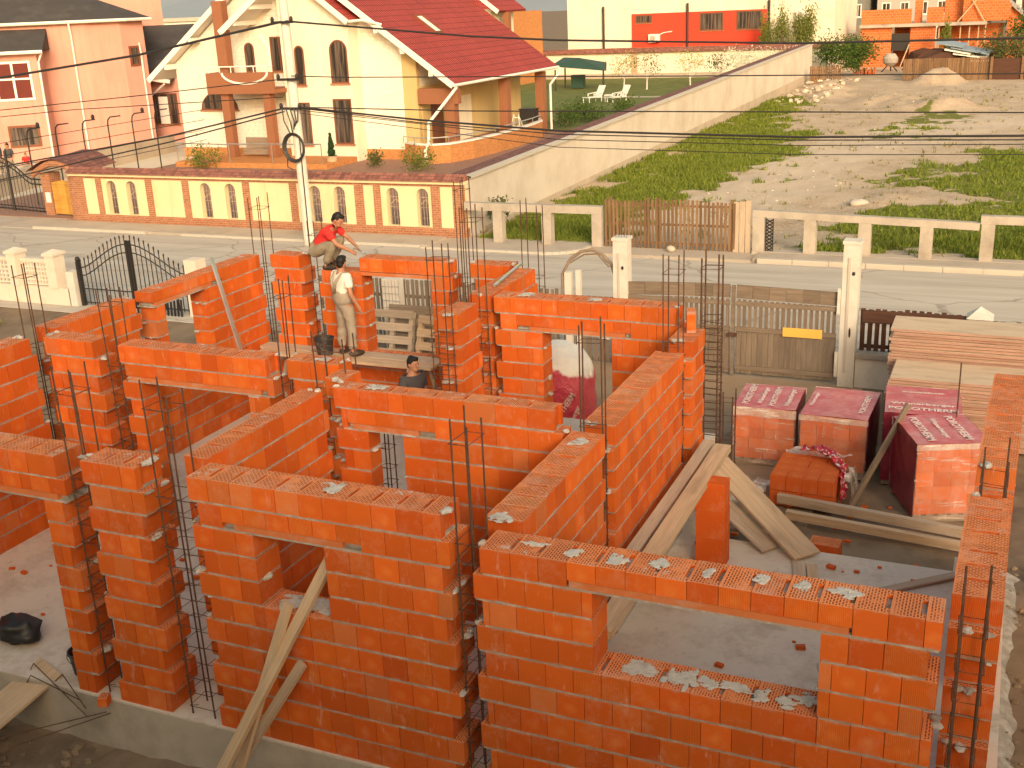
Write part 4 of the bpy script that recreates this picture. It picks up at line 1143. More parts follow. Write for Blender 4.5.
t = thing('street_wall', 'yellow street wall with brick pillars, arched openings and tiled coping', 'wall', (-18,25.6,-.5))
YW = 25.6; XA, XB = -26.3, -9.5
archs = [(-24.66,-24.2),(-23.71,-23.25),(-20.26,-19.8),(-19.16,-18.7),(-15.56,-15.1),(-14.56,-14.1),(-12.46,-12.0),(-11.31,-10.87)]
m = MB()      # yellow panels with real arched openings
def arch_panel(m, x0, x1, z0, z1, y0, y1, arches, aw0, aw1):
    xs = x0
    for (a, b) in arches:
        m.box(xs,y0,z0,a,y1,z1); m.box(a,y0,z0,b,y1,aw0)
        n = 8; r = (b-a)/2; cx = (a+b)/2; zs = aw1-r
        for i in range(n):
            t0 = PI-PI*i/n; t1 = PI-PI*(i+1)/n
            xa, xb2 = cx+r*math.cos(t0), cx+r*math.cos(t1); za, zb = zs+r*math.sin(t0), zs+r*math.sin(t1)
            m.add([(xa,y0,za),(xb2,y0,zb),(xb2,y0,z1),(xa,y0,z1),(xa,y1,za),(xb2,y1,zb),(xb2,y1,z1),(xa,y1,z1)],[(0,1,2,3),(5,4,7,6),(1,0,4,5)])
        m.add([(a,y0,z1),(b,y0,z1),(b,y1,z1),(a,y1,z1)],[(0,1,2,3)])
        xs = b
    m.box(xs,y0,z0,x1,y1,z1)
arch_panel(m, XA, XB, -.18, 1.28, YW, YW+.22, archs, -.165, 1.12)
m.build('panels', MT['yellow'], t)
m = MB()
m.box(XA-.02,YW-.03,-.5,XB,YW+.25,-.181); m.box(XA,YW-.02,1.19,XB,YW-.001,1.281)
pill = [(-26.3,-25.75),(-25.15,-24.88),(-22.75,-22.45),(-21.05,-20.75),(-18.35,-18.05),(-16.35,-16.05),(-13.7,-13.35),(-12.95,-12.68),(-10.75,-10.42),(-9.95,-9.5)]
for a, b in pill: m.box(a,YW-.03,-.18,b,YW-.001,1.19)
m.build('brick_trim', MT['redbrick'], t)
m = MB(); m.box(XA-.1,YW-.12,1.283,XB+.02,YW+.34,1.38); m.build('cornice', MT['yellow'], t)
m = MB()
m.prism([(-.20,1.382),(.11,1.60),(.42,1.382)], lambda a,b,d: (d,YW+a,b), XA-.15, XB)
m.uv = []
for f in m.f: m.uv.append([(m.v[i][0], (m.v[i][1]-YW)*1.2) for i in f])
m.build('tile_coping', MT['coping'], t)
for (a, b) in archs:
    m = MB()
    for i in range(4): x = a+(b-a)*(i+.5)/4; m.tube([(x,YW+.16,-.16),(x,YW+.16,1.02)], .008, 4)
    for z in (.1,.45,.8): m.tube([(a,YW+.16,z),(b,YW+.16,z)], .008, 4)
    m.tube([(a+.06,YW+.16,.55),(a+.28,YW+.16,.74),(b-.06,YW+.16,.55)], .02, 4); m.build('grille', MT['plank_old'], t)

# long side wall, x = -9.5
t = thing('side_wall', 'long pale boundary wall with brown coping running back from the street', 'wall', (-9.5,60,-.5))
m = MB(); zt = lambda y: 1.42+(y-25.85)*.0165
n = 40
for i in range(n):
    a = 25.86+68*i/n; b = 25.86+68*(i+1)/n
    za, zb = zt(a), zt(b)
    m.add([(-9.5,a,-.6),(-9.5,b,-.6),(-9.5,b,zb),(-9.5,a,za),(-9.75,a,-.6),(-9.75,b,-.6),(-9.75,b,zb),(-9.75,a,za)],[(0,1,2,3),(5,4,7,6),(3,2,6,7)]+([(4,0,3,7)] if i == 0 else [])+([(1,5,6,2)] if i == n-1 else []))
m.build('wall', MT['wallside'], t)
m = MB(); m.add([(-9.49,27,-.6),(-9.49,93.8,-.6),(-9.49,93.8,.25),(-9.49,27,-.35)],[(0,1,2,3)]); m.build('base_band', MT['wallbase'], t)
m = MB(); m.add([(-9.40,25.9,zt(25.9)+.005),(-9.40,93.9,zt(93.9)+.005),(-9.40,93.9,zt(93.9)+.08),(-9.40,25.9,zt(25.9)+.08),(-9.62,93.9,zt(93.9)+.12),(-9.62,25.9,zt(25.9)+.12)],[(0,1,2,3),(3,2,4,5)]); m.build('cap_edge', MT['kerb'], t)
m = MB()
vs = [(-9.62,25.9,zt(25.9)+.12),(-9.62,93.9,zt(93.9)+.12),(-10.3,93.9,zt(93.9)+.10),(-10.3,25.9,zt(25.9)+.10)]
m.add(vs,[(0,1,2,3)],[[(25.9,0),(93.9,0),(93.9,.6),(25.9,.6)]]); m.add([(-10.3,25.9,zt(25.9)+.02),(-10.3,93.9,zt(93.9)+.02),(-9.76,93.9,zt(93.9)+.0),(-9.76,25.9,zt(25.9)+.0)],[(0,1,2,3)])
m.build('tile_coping', MT['coping'], t)

# ------------------------------------------------------------------ grounds of the neighbours
g = MB(); g.box(-34,25.9,-.6,-9.75,57,-.46); struct('brown_paving', g, MT['pavbrown'])
MT['lawn'] = M('garden_lawn', (.12,.145,.035), .98, .3, 2, (.19,.18,.055), (.45,.7), .8, .6, 12)
g = MB(); g.box(-60,57,-.6,-9.75,101,-.455); struct('garden_lawn', g, MT['lawn'])
g = MB(); g.box(-12.6,57,-.6,-9.76,100.9,-.445); struct('brown_path', g, MT['pavbrown'])
g = MB(); g.box(-24,79.2,-.46,-13,80.0,-.44); struct('garden_path', g, MT['paving'])
g = MB(); g.box(-80,26.5,-.62,-34,75,-.47); struct('pale_yard', g, MT['pale_yard'])

# ------------------------------------------------------------------ windows
def window(parent, x0, x1, z0, z1, y, arch=0, bars=1, frame='winframe', pane='glass', fw=.07, depth=.12):
    """window in a wall facing -y; frame 'window' > pane"""
    def outline(e):
        pts = [(x0+e,z0+e),(x1-e,z0+e)]
        if arch:
            r = (x1-x0)/2-e; cx = (x0+x1)/2; zs = z1-(x1-x0)/2 if arch == 1 else z0+e
            rz = r if arch == 1 else z1-e-zs
            pts += [(cx+r*math.cos(PI*i/10), zs+rz*math.sin(PI*i/10)) for i in range(11)]
        else: pts += [(x1-e,z1-e),(x0+e,z1-e)]
        return pts
    A = outline(0); Bp = outline(fw); n = len(A)
    m = MB(); y0 = y-.035; y1 = y-.004
    vs = [(a,y0,b) for a,b in A]+[(a,y0,b) for a,b in Bp]+[(a,y1,b) for a,b in A]+[(a,y1,b) for a,b in Bp]
    fs = []
    for i in range(n):
        k = (i+1) % n; fs += [(i,k,n+k,n+i),(2*n+i,2*n+k,k,i)[::-1],(n+i,n+k,3*n+k,3*n+i)]
    m.add(vs, fs)
    for i in range(bars):
        x = x0+(x1-x0)*(i+1)/(bars+1); zz = z1-fw if not arch else z1-(x1-x0)*.18
        m.box(x-.03,y0+.002,z0+fw,x+.03,y1,zz)
    w_ = m.build('window', MT[frame], parent)
    m = MB(); m.add([(a,y-.012,b) for a,b in outline(fw*.6)],[tuple(range(n))]); m.build('pane', MT[pane], w_)
    m = MB(); m.box(x0-.06,y-.09,z0-.07,x1+.06,y-.003,z0-.002); m.build('sill', MT['redbrick' if frame=='winframe' else 'whitepaint'], w_)
    return w_

def slope(m, a, b, c, d, th=.12):
    """roof slab: eave a->b, ridge side d->c; uv u along eave, v up slope"""
    a,b,c,d = map(Vector,(a,b,c,d)); nrm = (b-a).cross(d-a).normalized()
    if nrm.z < 0: nrm = -nrm
    e = (b-a).normalized(); s_ = (d-a)-e*(d-a).dot(e); s_.normalize()
    uv = [((p-a).dot(e),(p-a).dot(s_)) for p in (a,b,c,d)]
    up = [a,b,c,d]; lo = [p-nrm*th for p in up]
    m.add(up+lo, [(0,1,2,3),(7,6,5,4),(0,4,5,1),(1,5,6,2),(2,6,7,3),(3,7,4,0)], [uv, uv]+[[(0,0),(.1,0),(.1,.1),(0,.1)]]*4)
    m.mi[-5] = 1; m.mi[-2] = 0

# ------------------------------------------------------------------ the cream house with the red roof
hs = thing('house', 'cream house with steep red tiled roof, balcony and curved terrace', 'house', (-28,48,-.5))
YF = 43.5
zr = lambda x: 3.32+.72*(-18.25-x)
zl = lambda x: 3.83+.735*(x+36.64)
XR = -27.89; ZR = zl(XR)
m = MB()
front = [(-35.4,-.5),(-20.7,-.5),(-20.7,zr(-20.7)-.2),(XR,ZR-.25),(-35.4,zl(-35.4)-.2)]
m.prism(front, lambda a,b,d: (a,d,b), YF, 56.5); m.build('wall', MT['creambrick'], hs)
m = MB(); m.box(-35.5,YF-.05,-.5,-20.65,YF-.002,.05); m.build('plinth', MT['orangebrick'], hs)
m = MB()
slope(m, (-18.2,YF-.8,3.30),(-18.2,56.6,3.30),(XR,56.6,ZR),(XR,YF-.8,ZR))
slope(m, (-36.7,56.6,3.80),(-36.7,YF-.8,3.80),(XR,YF-.8,ZR),(XR,56.6,ZR))
rf = m.build('roof', [MT['roofred'], MT['whitepaint']], hs)
m = MB()
m.bar((-18.2,YF-.85,3.20),(XR,YF-.85,ZR-.10),.06,.28,(0,0,1)); m.bar((-36.7,YF-.85,3.70),(XR,YF-.85,ZR-.10),.06,.28)
m.build('bargeboard', MT['whitepaint'], rf)
m = MB(); m.tube([(-18.15,YF-.8,3.22),(-18.15,56.6,3.22)], .075, 8); m.build('gutter', MT['whitepaint'], rf)
m = MB(); m.box(-23.0,46.6,zr(-23.0)+.06,-22.0,47.5,zr(-22.5)+.3); 
p = [(-22.5,47.2),(-21.3,47.2),(-21.3,48.0),(-22.5,48.0)]
m = MB(); m.add([(a,b,zr(a)+.10) for a,b in p],[(0,1,2,3)]); m.build('skylight', MT['whitepaint'], rf)
m = MB()
for q in range(4): m.bar((*p[q],zr(p[q][0])+.09),(*p[(q+1)%4],zr(p[(q+1)%4][0])+.09),.10,.12)
m.build('skylight_frame', MT['winframe'], rf)
# soffit beams at the gable
m = MB()
for x in (-19.4,-20.9,-22.3): m.box(x-.12,YF-.8,zr(x)-.48,x+.12,YF,zr(x)-.22)
for x in (-35.4,-33.6): m.box(x-.12,YF-.8,zl(x)-.48,x+.12,YF,zl(x)-.22)
m.build('purlin_end', MT['whitepaint'], hs)
# central bay with its own gable
YB = 42.5
zbl = lambda x: 6.2+.68*(x+30.7)
zbr = lambda x: 6.45+.75*(-23.42-x)
XA2 = (6.45-.75*23.42-6.2-.68*30.7)/(.68+.75); ZA2 = zbl(XA2)
m = MB(); m.prism([(-27.75,-.5),(-23.75,-.5),(-23.75,zbr(-23.75)-.12),(XA2,ZA2-.2),(-27.75,zbl(-27.75)-.15)], lambda a,b,d: (a,d,b), YB, YF-.001); m.build('bay_wall', MT['cream'], hs)
m = MB()
slope(m, (-23.40,YB-.5,6.42),(-23.40,49.5,6.42),(XA2,49.5,ZA2),(XA2,YB-.5,ZA2)); slope(m, (-30.75,49.5,6.15),(-30.75,YB-.9,6.15),(XA2,YB-.9,ZA2),(XA2,49.5,ZA2))
br = m.build('bay_roof', [MT['roofred'], MT['whitepaint']], hs)
m = MB(); m.bar((-23.4,YB-.55,6.32),(XA2,YB-.55,ZA2-.1),.06,.26); m.bar((-30.75,YB-.95,6.05),(XA2,YB-.95,ZA2-.1),.06,.30); m.build('bargeboard', MT['whitepaint'], br)
m = MB(); m.tube([(-23.4,YB-.4,6.36),(-22.6,YB-.4,6.40),(-22.0,YF-.7,6.15)], .07, 6); m.build('gutter', MT['whitepaint'], br)
for x in (-29.9,-28.8):
    m = MB(); m.box(x-.1,YB-.85,zbl(x)-.36,x+.1,YF,zbl(x)-.14); m.build('soffit_beam', MT['whitepaint'], br)
window(hs, -26.98, -26.42, 3.35, 5.30, YB, 1, 0); window(hs, -24.9, -23.88, 3.42, 5.52, YB, 1, 0)
window(hs, -27.15, -26.35, .35, 2.5, YB, 0, 0); window(hs, -24.95, -23.88, .42, 2.66, YB, 0, 0)
window(hs, -34.0, -31.55, 2.06, 3.05, YF, 2, 2)
window(hs, -29.1, -27.95, 4.0, 5.75, YF, 0, 1); window(hs, -30.75, -30.15, 4.0, 5.5, YF, 1, 0)
m = MB(); m.box(-31.75,41.3,3.05,-27.65,41.5,4.1); m.box(-31.75,41.5,3.05,-31.55,YF,4.1); m.box(-31.55,41.5,3.05,-27.65,YF,3.25)
bal = m.build('balcony', MT['brownpaint'], hs)
m = MB()
for x in (-31.6,-30.9,-30.2,-29.5,-28.8,-28.1,-27.7): m.tube([(x,41.4,4.1),(x,41.4,4.38)], .025, 5)
m.tube([(-31.75,41.4,4.4),(-27.65,41.4,4.4)], .035, 6); m.build('railing', MT['whitepaint'], bal)
m = MB(); m.tube([(-30.7+1.4*(1-math.cos(a))*.5*2,41.28,4.1-.55*math.sin(a)) for a in [PI*i/12 for i in range(13)]], .06, 6); m.build('arc_trim', MT['whitepaint'], bal)
for x, zz, w_ in ((-30.85,3.05,.24),(-28.25,3.05,.22)):
    m = MB(); m.box(x-w_,41.5,-.3,x+w_,41.9,zz-.002); m.build('column', MT['brownpaint'], hs)
m = MB(); m.box(-31.1,41.6,4.0,-30.5,42.1,7.6); m.build('column', MT['brownpaint'], hs)
m = MB(); m.box(-33.0,39.6,-.46,-23.8,42.49,-.2); m.build('porch', MT['orangebrick'], hs)
m = MB()
for x in (-32.9,-31.9,-29.6,-27.0,-24.1): m.tube([(x,39.7,-.2),(x,39.7,.75)], .025, 5)
m.tube([(-32.9,39.7,.75),(-29.6,39.7,.7)], .03, 5); m.tube([(-29.6,39.7,.72),(-24.1,39.7,.75)], .035, 5); m.build('porch_rail', MT['alu'], hs)
m = MB(); m.box(-30.4,41.95,-.1,-28.5,42.3,.22); m.box(-30.4,42.25,.25,-28.5,42.35,.75); m.build('bench', MT['plank_dark'], hs)
m = MB(); m.tube([(-28.2,41.4,5.9),(-27.6,41.2,5.3),(-27.62,41.2,4.4)], .05, 6); m.build('downpipe', MT['whitepaint'], hs)
# right side: recessed porch and terrace
m = MB(); m.box(-20.699,YF+.3,-.5,-20.55,56.4,3.1); m.build('side_wall', MT['ochre'], hs)
m = MB(); m.box(-21.4,YF-.02,-.45,-20.60,YF+.25,zr(-20.6)-.3); m.build('recess_wall', MT['ochre'], hs)
m = MB(); m.box(-20.5,YF-.2,2.3,-18.3,YF+.2,3.05); m.build('beam', MT['brownpaint'], hs)
for x, y in ((-18.75,YF),(-18.75,50.0),(-18.75,55.2)):
    m = MB(); m.box(x-.25,y-.25,-.4,x+.25,y+.25,3.05 if y > 44 else 2.3); m.build('column', MT['brownpaint'], hs)
m = MB(); m.box(-20.56,YF+1.2,-.1,-20.5,YF+2.5,2.3); m.build('door', MT['winframe'], hs)
m = MB(); m.box(-20.56,47.2,-.1,-20.5,49.4,2.3); m.build('door', MT['cream'], hs)
par = [(-21.2,42.9),(-20.2,42.2),(-19.2,42.1),(-18.5,42.6),(-18.0,44.2),(-17.75,46.5),(-17.65,49),(-17.7,51.5),(-17.9,53.2),(-18.4,54.2),(-19.3,54.6)]
def ribbon_wall(m, pts, z0, z1, th):
    L = 0; P = [Vector(p) for p in pts]; o = []
    for i, p in enumerate(P):
        d = (P[min(i+1,len(P)-1)]-P[max(i-1,0)]).normalized(); o.append(p+Vector((-d.y,d.x))*th)
    for i in range(len(P)-1):
        a,b,c,d = P[i],P[i+1],o[i+1],o[i]; l2 = L+(b-a).length
        m.add([(*a,z0),(*b,z0),(*b,z1),(*a,z1),(*d,z0),(*c,z0),(*c,z1),(*d,z1)],[(0,1,2,3),(5,4,7,6),(3,2,6,7)],[[(L,z0),(l2,z0),(l2,z1),(L,z1)],[(l2,z0),(L,z0),(L,z1),(l2,z1)],[(L,0),(l2,0),(l2,.2),(L,.2)]]); L = l2
m = MB(); ribbon_wall(m, par, -.5, .42, .22); ter = m.build('terrace_wall', MT['orangebrick'], hs)
m = MB(); ribbon_wall(m, [(x+.04,y-.04) for x,y in par], .422, .50, .32); m.build('coping', MT['whitepaint'], ter)
m = MB(); m.tube([(x-.1,y+.05,.78) for x,y in par], .03, 6)
for x, y in par: m.tube([(x-.1,y+.05,.5),(x-.1,y+.05,.78)], .02, 5)
m.build('railing', MT['alu'], ter)
m = MB(); m.add([(x-.1,y+.08,.0) for x,y in par]+[(-20.6,54.6,.0),(-20.6,43.2,.0)],[tuple(range(len(par)+2))]); m.build('terrace_floor', MT['pavbrown'], hs)
m = MB(); m.tube([(-18.12,YF-.6,3.15),(-18.3,YF-.7,2.9),(-19.3,41.95,1.5),(-19.35,41.95,.6),(-19.55,41.9,.2),(-19.5,41.9,-.45)], .075, 7); m.build('downpipe', MT['whitepaint'], hs)
m = MB(); m.tube([(-18.0,56.4,3.2),(-18.0,56.3,2.9),(-18.3,55.6,2.3),(-18.3,55.6,-.3)], .07, 6); m.build('downpipe', MT['whitepaint'], hs)
# cross dormer and rear wing
m = MB(); m.box(-27.5,57.2,-.5,-22.6,60.5,6.6); m.build('rear_wing', MT['cream'], hs)
m = MB(); slope(m,(-21.9,56.7,6.5),(-21.9,61,6.5),(-25.1,61,8.9),(-25.1,56.7,8.9)); slope(m,(-28.2,61,6.5),(-28.2,56.7,6.5),(-25.1,56.7,8.9),(-25.1,61,8.9)); rr = m.build('rear_roof', [MT['roofred'], MT['whitepaint']], hs)
m = MB(); m.bar((-21.9,56.65,6.42),(-25.1,56.65,8.82),.06,.24); m.bar((-28.2,56.65,6.42),(-25.1,56.65,8.82),.06,.24); m.build('bargeboard', MT['whitepaint'], rr)
window(hs, -25.0, -24.1, 5.2, 7.0, 57.19, 1, 0)
m = MB(); m.box(-22.2,57.9,3.0,-21.8,58.3,6.4); m.build('column', MT['brownpaint'], hs)

# terrace furniture: a chair frame, a black box, table
t = thing('garden_chair', 'white metal garden chair frame on the curved terrace', 'chair', (-18.6,51.0,.0))
m = MB()
for dx in (-.35,.35): m.tube([(-18.6+dx,50.8,0),(-18.6+dx*.4,51.1,1.0),(-18.6+dx,51.5,0)], .025, 5)
m.build('frame', MT['whitepaint'], t)
m = MB(); m.tube([(-18.9,50.9,.4),(-18.3,50.9,.4)], .025, 5); m.tube([(-18.75,51.05,.85),(-18.45,51.05,.85)], .025, 5); m.build('crossbar', MT['whitepaint'], t)
t = thing('black_box', 'black rectangular box on the curved terrace by the brown column', 'box', (-18.4,53.0,.5))
m = MB(); m.box(-18.95,52.4,.505,-18.05,53.0,1.15); m.build('body', MT['iron'], t); m = MB(); m.box(-19.0,52.35,1.152,-18.0,53.05,1.2); m.build('lid', MT['iron'], t)
t = thing('patio_set', 'patio table on the far end of the terrace', 'table', (-19.5,60,-.45))
m = MB(); m.lathe((-19.5,60,-.45),[(.55,.72),(.6,.74),(.55,.76)],14); m.build('tabletop', MT['winframe'], t); m = MB(); m.tube([(-19.5,60,-.45),(-19.5,60,.28)],.05,6); m.build('leg', MT['winframe'], t)
t = thing('potted_tree', 'small dark conifer in a clay pot by the cream house', 'plant', (-24.1,40.6,-.46))
m = MB(); m.lathe((-24.1,40.6,-.46),[(.2,0),(.28,.5),(.3,.52),(.25,.53)],12); m.build('pot', MT['plank'], t)
MT['conifer'] = leafmat('conifer', (.015,.04,.012), (.03,.06,.02), .1)
m = MB()
for _ in range(260):
    h = R.random(); r = .2*(1-h)+.03; a = R.uniform(0,2*PI); m.ell((-24.1+r*R.random()*math.cos(a),40.6+r*R.random()*math.sin(a),.05+h*1.1),(.05,.05,.08),5,3,.4)
m.build('foliage', MT['conifer'], t)

# ------------------------------------------------------------------ pink house at the left
pk = thing('house', 'pink house with dark hipped roof at the upper left', 'house', (-46,46,-.5))
foot = [(-56.0,34.3),(-42.6,44.7),(-41.4,46.3),(-41.0,47.8),(-49.5,56.5),(-64,45)]
ZE = 7.05
m = MB()
m.prism(foot, lambda a,b,d: (a,b,d), -.5, ZE-.2); m.build('wall', MT['pink'], pk)
cxp = sum(p[0] for p in foot)/6; cyp = sum(p[1] for p in foot)/6
ov = [(cxp+(x-cxp)*1.07, cyp+(y-cyp)*1.07) for x,y in foot]
m = MB(); m.prism(ov, lambda a,b,d: (a,b,d), ZE-.22, ZE-.05); m.build('eave', MT['kerb'], pk)
m = MB(); m.add([(*p,ZE-.045) for p in ov]+[(cxp-2,cyp-1.5,ZE+2.3),(cxp+1.5,cyp+1.2,ZE+2.3)], [(0,1,7,6),(1,2,7),(2,3,7),(3,4,7),(4,5,6,7),(5,0,6)]); m.build('roof', MT['roofdark'], pk)
m = MB()
for i in range(3): m.tube([(*ov[i],ZE-.12),(*ov[i+1],ZE-.12)], .09, 6)
m.build('gutter', MT['whitepaint'], pk)
def pipe(x, y, z0, z1): 
    m = MB(); m.tube([(x+.12,y-.25,z1),(x+.05,y-.1,z1-.7),(x,y-.06,z1-1.0),(x,y-.06,z0)], .055, 6); m.build('downpipe', MT['whitepaint'], pk)
pipe(-43.1,44.2,-.5,6.85); pipe(-41.0,47.4,-.5,5.6)
dv = Vector((1.6,2.3)).normalized()
def facade_window(parent, a, b, u0, u1, z0, z1, off, frame, pane, cross=True):
    a = Vector(a); b = Vector(b); d = (b-a).normalized(); nn = Vector((d.y,-d.x)); L = (b-a).length
    def P(u, z, o): q = a+d*(u*L)+nn*o; return (q.x,q.y,z)
    m = MB(); e = .12/L; o = off+.05
    def bx(ua,ub,za,zb):
        m.add([P(ua,za,off+.004),P(ub,za,off+.004),P(ub,zb,off+.004),P(ua,zb,off+.004),P(ua,za,o),P(ub,za,o),P(ub,zb,o),P(ua,zb,o)],[(4,5,6,7),(0,1,5,4),(1,2,6,5),(2,3,7,6),(3,0,4,7)])
    bx(u0,u0+e,z0,z1); bx(u1-e,u1,z0,z1); bx(u0+e,u1-e,z0,z0+.12); bx(u0+e,u1-e,z1-.12,z1)
    if cross: um = (u0+u1)/2; bx(um-e*.5,um+e*.5,z0+.12,z1-.12); zm = z0+(z1-z0)*.55; bx(u0+e,um-e*.5,zm-.05,zm+.05); bx(um+e*.5,u1-e,zm-.05,zm+.05)
    w_ = m.build('window', MT[frame], parent)
    m = MB(); m.add([P(u0+e*.5,z0+.06,off+.012),P(u1-e*.5,z0+.06,off+.012),P(u1-e*.5,z1-.06,off+.012),P(u0+e*.5,z1-.06,off+.012)],[(0,1,2,3)]); m.build('pane', MT[pane], w_)
facade_window(pk, foot[2], foot[3], .25, .7, 4.3, 5.45, .0, 'winframe', 'glass', False)
# projecting left wing of the pink house
wing = [(-47.5,37.9),(-43.1,41.3),(-44.6,43.4),(-49.2,39.9)]
m = MB(); m.prism(wing, lambda a,b,d: (a,b,d), -.5, 5.5); m.build('wing_wall', MT['pink'], pk)
m = MB(); m.add([(-48.0,36.9,5.5),(-42.5,41.2,5.5),(-44.3,43.6,6.7),(-49.5,39.4,6.7)],[(0,1,2,3)]); m.add([(-42.5,41.2,5.5),(-44.3,43.6,5.5),(-44.3,43.6,6.7)],[(0,1,2)]); m.add([(-48.0,36.9,5.49),(-42.5,41.2,5.49),(-44.3,43.6,5.49),(-49.5,39.4,5.49)],[(3,2,1,0)]); m.build('wing_roof', MT['roofdark'], pk)
m = MB(); m.tube([(-48.0,36.9,5.45),(-42.5,41.2,5.45)], .10, 6); m.tube([(-42.7,41.35,5.4),(-43.0,41.3,4.9),(-43.05,41.3,-.5)], .06, 6); m.build('gutter', MT['whitepaint'], pk)
facade_window(pk, wing[0], wing[1], .58, .93, 2.9, 5.0, .0, 'whitepaint', 'winred'); facade_window(pk, wing[0], wing[1], .62, .92, .35, 1.55, .0, 'winframe', 'glass', False)
# upper storey part and chimney wall behind
m = MB(); m.prism([(-52.5,53.8),(-47.6,57.6),(-50.5,61),(-55,57.5)], lambda a,b,d: (a,b,d), -.5, 11.5); m.build('rear_tower', MT['pink'], pk)
# low pink house with dark roof, right of it
pw = thing('house', 'low pink house with dark grey roof left of the cream house', 'house', (-39,50,-.5))
m = MB(); m.box(-45.6,49.9,-.5,-40.2,56,3.4); m.build('wall', MT['pink'], pw)
m = MB(); m.add([(-46.2,49.1,4.0),(-40.6,49.1,3.35),(-42.0,56,6.5),(-48.6,56,6.5),(-46.2,49.1,3.85),(-40.6,49.1,3.2),(-42.0,56,6.3),(-48.6,56,6.3)],[(0,1,2,3),(7,6,5,4),(0,4,5,1),(1,5,6,2),(3,2,6,7),(0,3,7,4)]); m.build('roof', MT['roofdark'], pw)
m = MB(); m.bar((-46.2,49.05,3.9),(-40.6,49.05,3.25),.08,.22); m.tube([(-41.0,49.0,3.1),(-43.6,49.8,1.9),(-43.7,49.8,-.4)],.06,6); m.build('gutter', MT['whitepaint'], pw)
window(pw, -42.9, -40.9, .6, 2.5, 49.89, 0, 2, 'winframe', 'glass')
m = MB(); m.box(-42.3,49.80,.65,-41.6,49.83,2.3); m.build('white_sash', MT['whitepaint'], pw)
# left forecourt: gate, entrance, bent posts
t = thing('entrance_gate', 'yellow wooden garden door under a tiled arched hood', 'gate', (-27.4,26.6,-.5))
for q in ((-28.75,26.4,-.5,-28.3,27.0,1.2),(-26.9,25.95,-.5,-26.45,26.5,1.2)):
    m = MB(); m.box(*q); m.build('brick_pier', MT['redbrick'], t)
m = MB(); m.tube([(-29.0+2.7*i/12,26.25-.15*i/12,1.15+.5*math.sin(PI*i/12)) for i in range(13)], .13, 8); m.build('arch_trim', MT['redbrick'], t)
m = MB()
for i in range(12):
    a, b = i/12, (i+1)/12
    m.add([(-29.1+2.9*a,26.0,1.3+.52*math.sin(PI*a)),(-29.1+2.9*b,26.0,1.3+.52*math.sin(PI*b)),(-29.1+2.9*b,28.0,1.45+.52*math.sin(PI*b)),(-29.1+2.9*a,28.0,1.45+.52*math.sin(PI*a))],[(0,1,2,3)])
m.build('hood', MT['coping'], t)
MT['yellowwood'] = wood('yellow_door', (.60,.32,.07), (.42,.20,.045))
m = MB()
for i in range(7): x = -28.25+i*.19; m.box(x,26.42-.02*i,-.4,x+.175,26.46-.02*i,.95-.03*abs(i-3))
m.build('door', MT['yellowwood'], t)
m = MB(); m.box(-28.6,26.36,.05,-28.35,26.39,.45); m.build('mailbox', MT['whitepaint'], t)
t = thing('iron_gate', 'dark iron driveway gate with arched top at the far left', 'gate', (-31,27.6,-.5))
m = MB()
for i in range(22):
    u = i/21; x = -34.0+5.0*u; zt = .9+.85*math.sin(PI*min(1,u*1.15+.05)); m.tube([(x,27.6-.9*u+.0,-.45),(x,27.6-.9*u,zt)], .018, 4)
for dz in (0,-.2): m.tube([(-34.0+5.0*i/20,27.6-.9*i/20,.9+dz+.85*math.sin(PI*min(1,i/20*1.15+.05))) for i in range(21)], .03, 5)
for z in (-.4,-.28): m.tube([(-34,27.6,z),(-29,26.7,z)], .025, 5)
m.build('leaf', MT['iron'], t)
m = MB(); m.tube([(-31.1,27.0,-.5),(-31.1,27.0,2.0)], .06, 6); m.build('post', MT['iron'], t)
t = thing('low_wall', 'dark hedge-grown low wall behind the bent posts', 'wall', (-36,38,-.5))
m = MB(); m.bar((-34.5,28.5,.0),(-36.4,35,.0),.3,1.0); m.bar((-36.4,35,.0),(-38,45.5,.0),.3,1.0); m.build('wall', MT['wallbase'], t)
MT['hedge'] = leafmat('hedge_leaf', (.02,.035,.012), (.06,.075,.025), .15)
for i, y in enumerate((28.4,30.0,31.6,33.2,34.8,36.4)):
    t = thing('fence_post', ['first','second','third','fourth','fifth','sixth'][i]+' bent-topped dark fence post from the left', 'post', (-31.2,y,-.5), None, 'bent fence posts')
    m = MB(); m.tube([(-31.2,y,-.5),(-31.2,y,2.35),(-31.15,y,2.6),(-31.0,y,2.72),(-30.4,y,2.78)], .032, 6); m.build('pole', MT['iron'], t)
    if i in (0,2,4):
        m = MB(); m.ell((-30.5,y,2.88),(.08,.08,.12),8,6); m.build('lamp', MT['iron'], t)
t = thing('barbed_wire', 'thin wires strung along the bent fence posts', 'wire', (-31.1,32,1.5))
for z in (.9,1.4,1.9,2.4):
    m = MB(); m.tube([(-31.15,26.5,z-.1),(-31.15,32,z-.06),(-31.15,40,z)], .014, 4); m.build('strand', MT['iron'], t)
m = MB(); m.box(-37.0,46.0,-.47,-36.4,46.2,1.6); single('garden_door', m, MT['iron'], 'dark narrow door leaf beside the cream house corner', 'door')
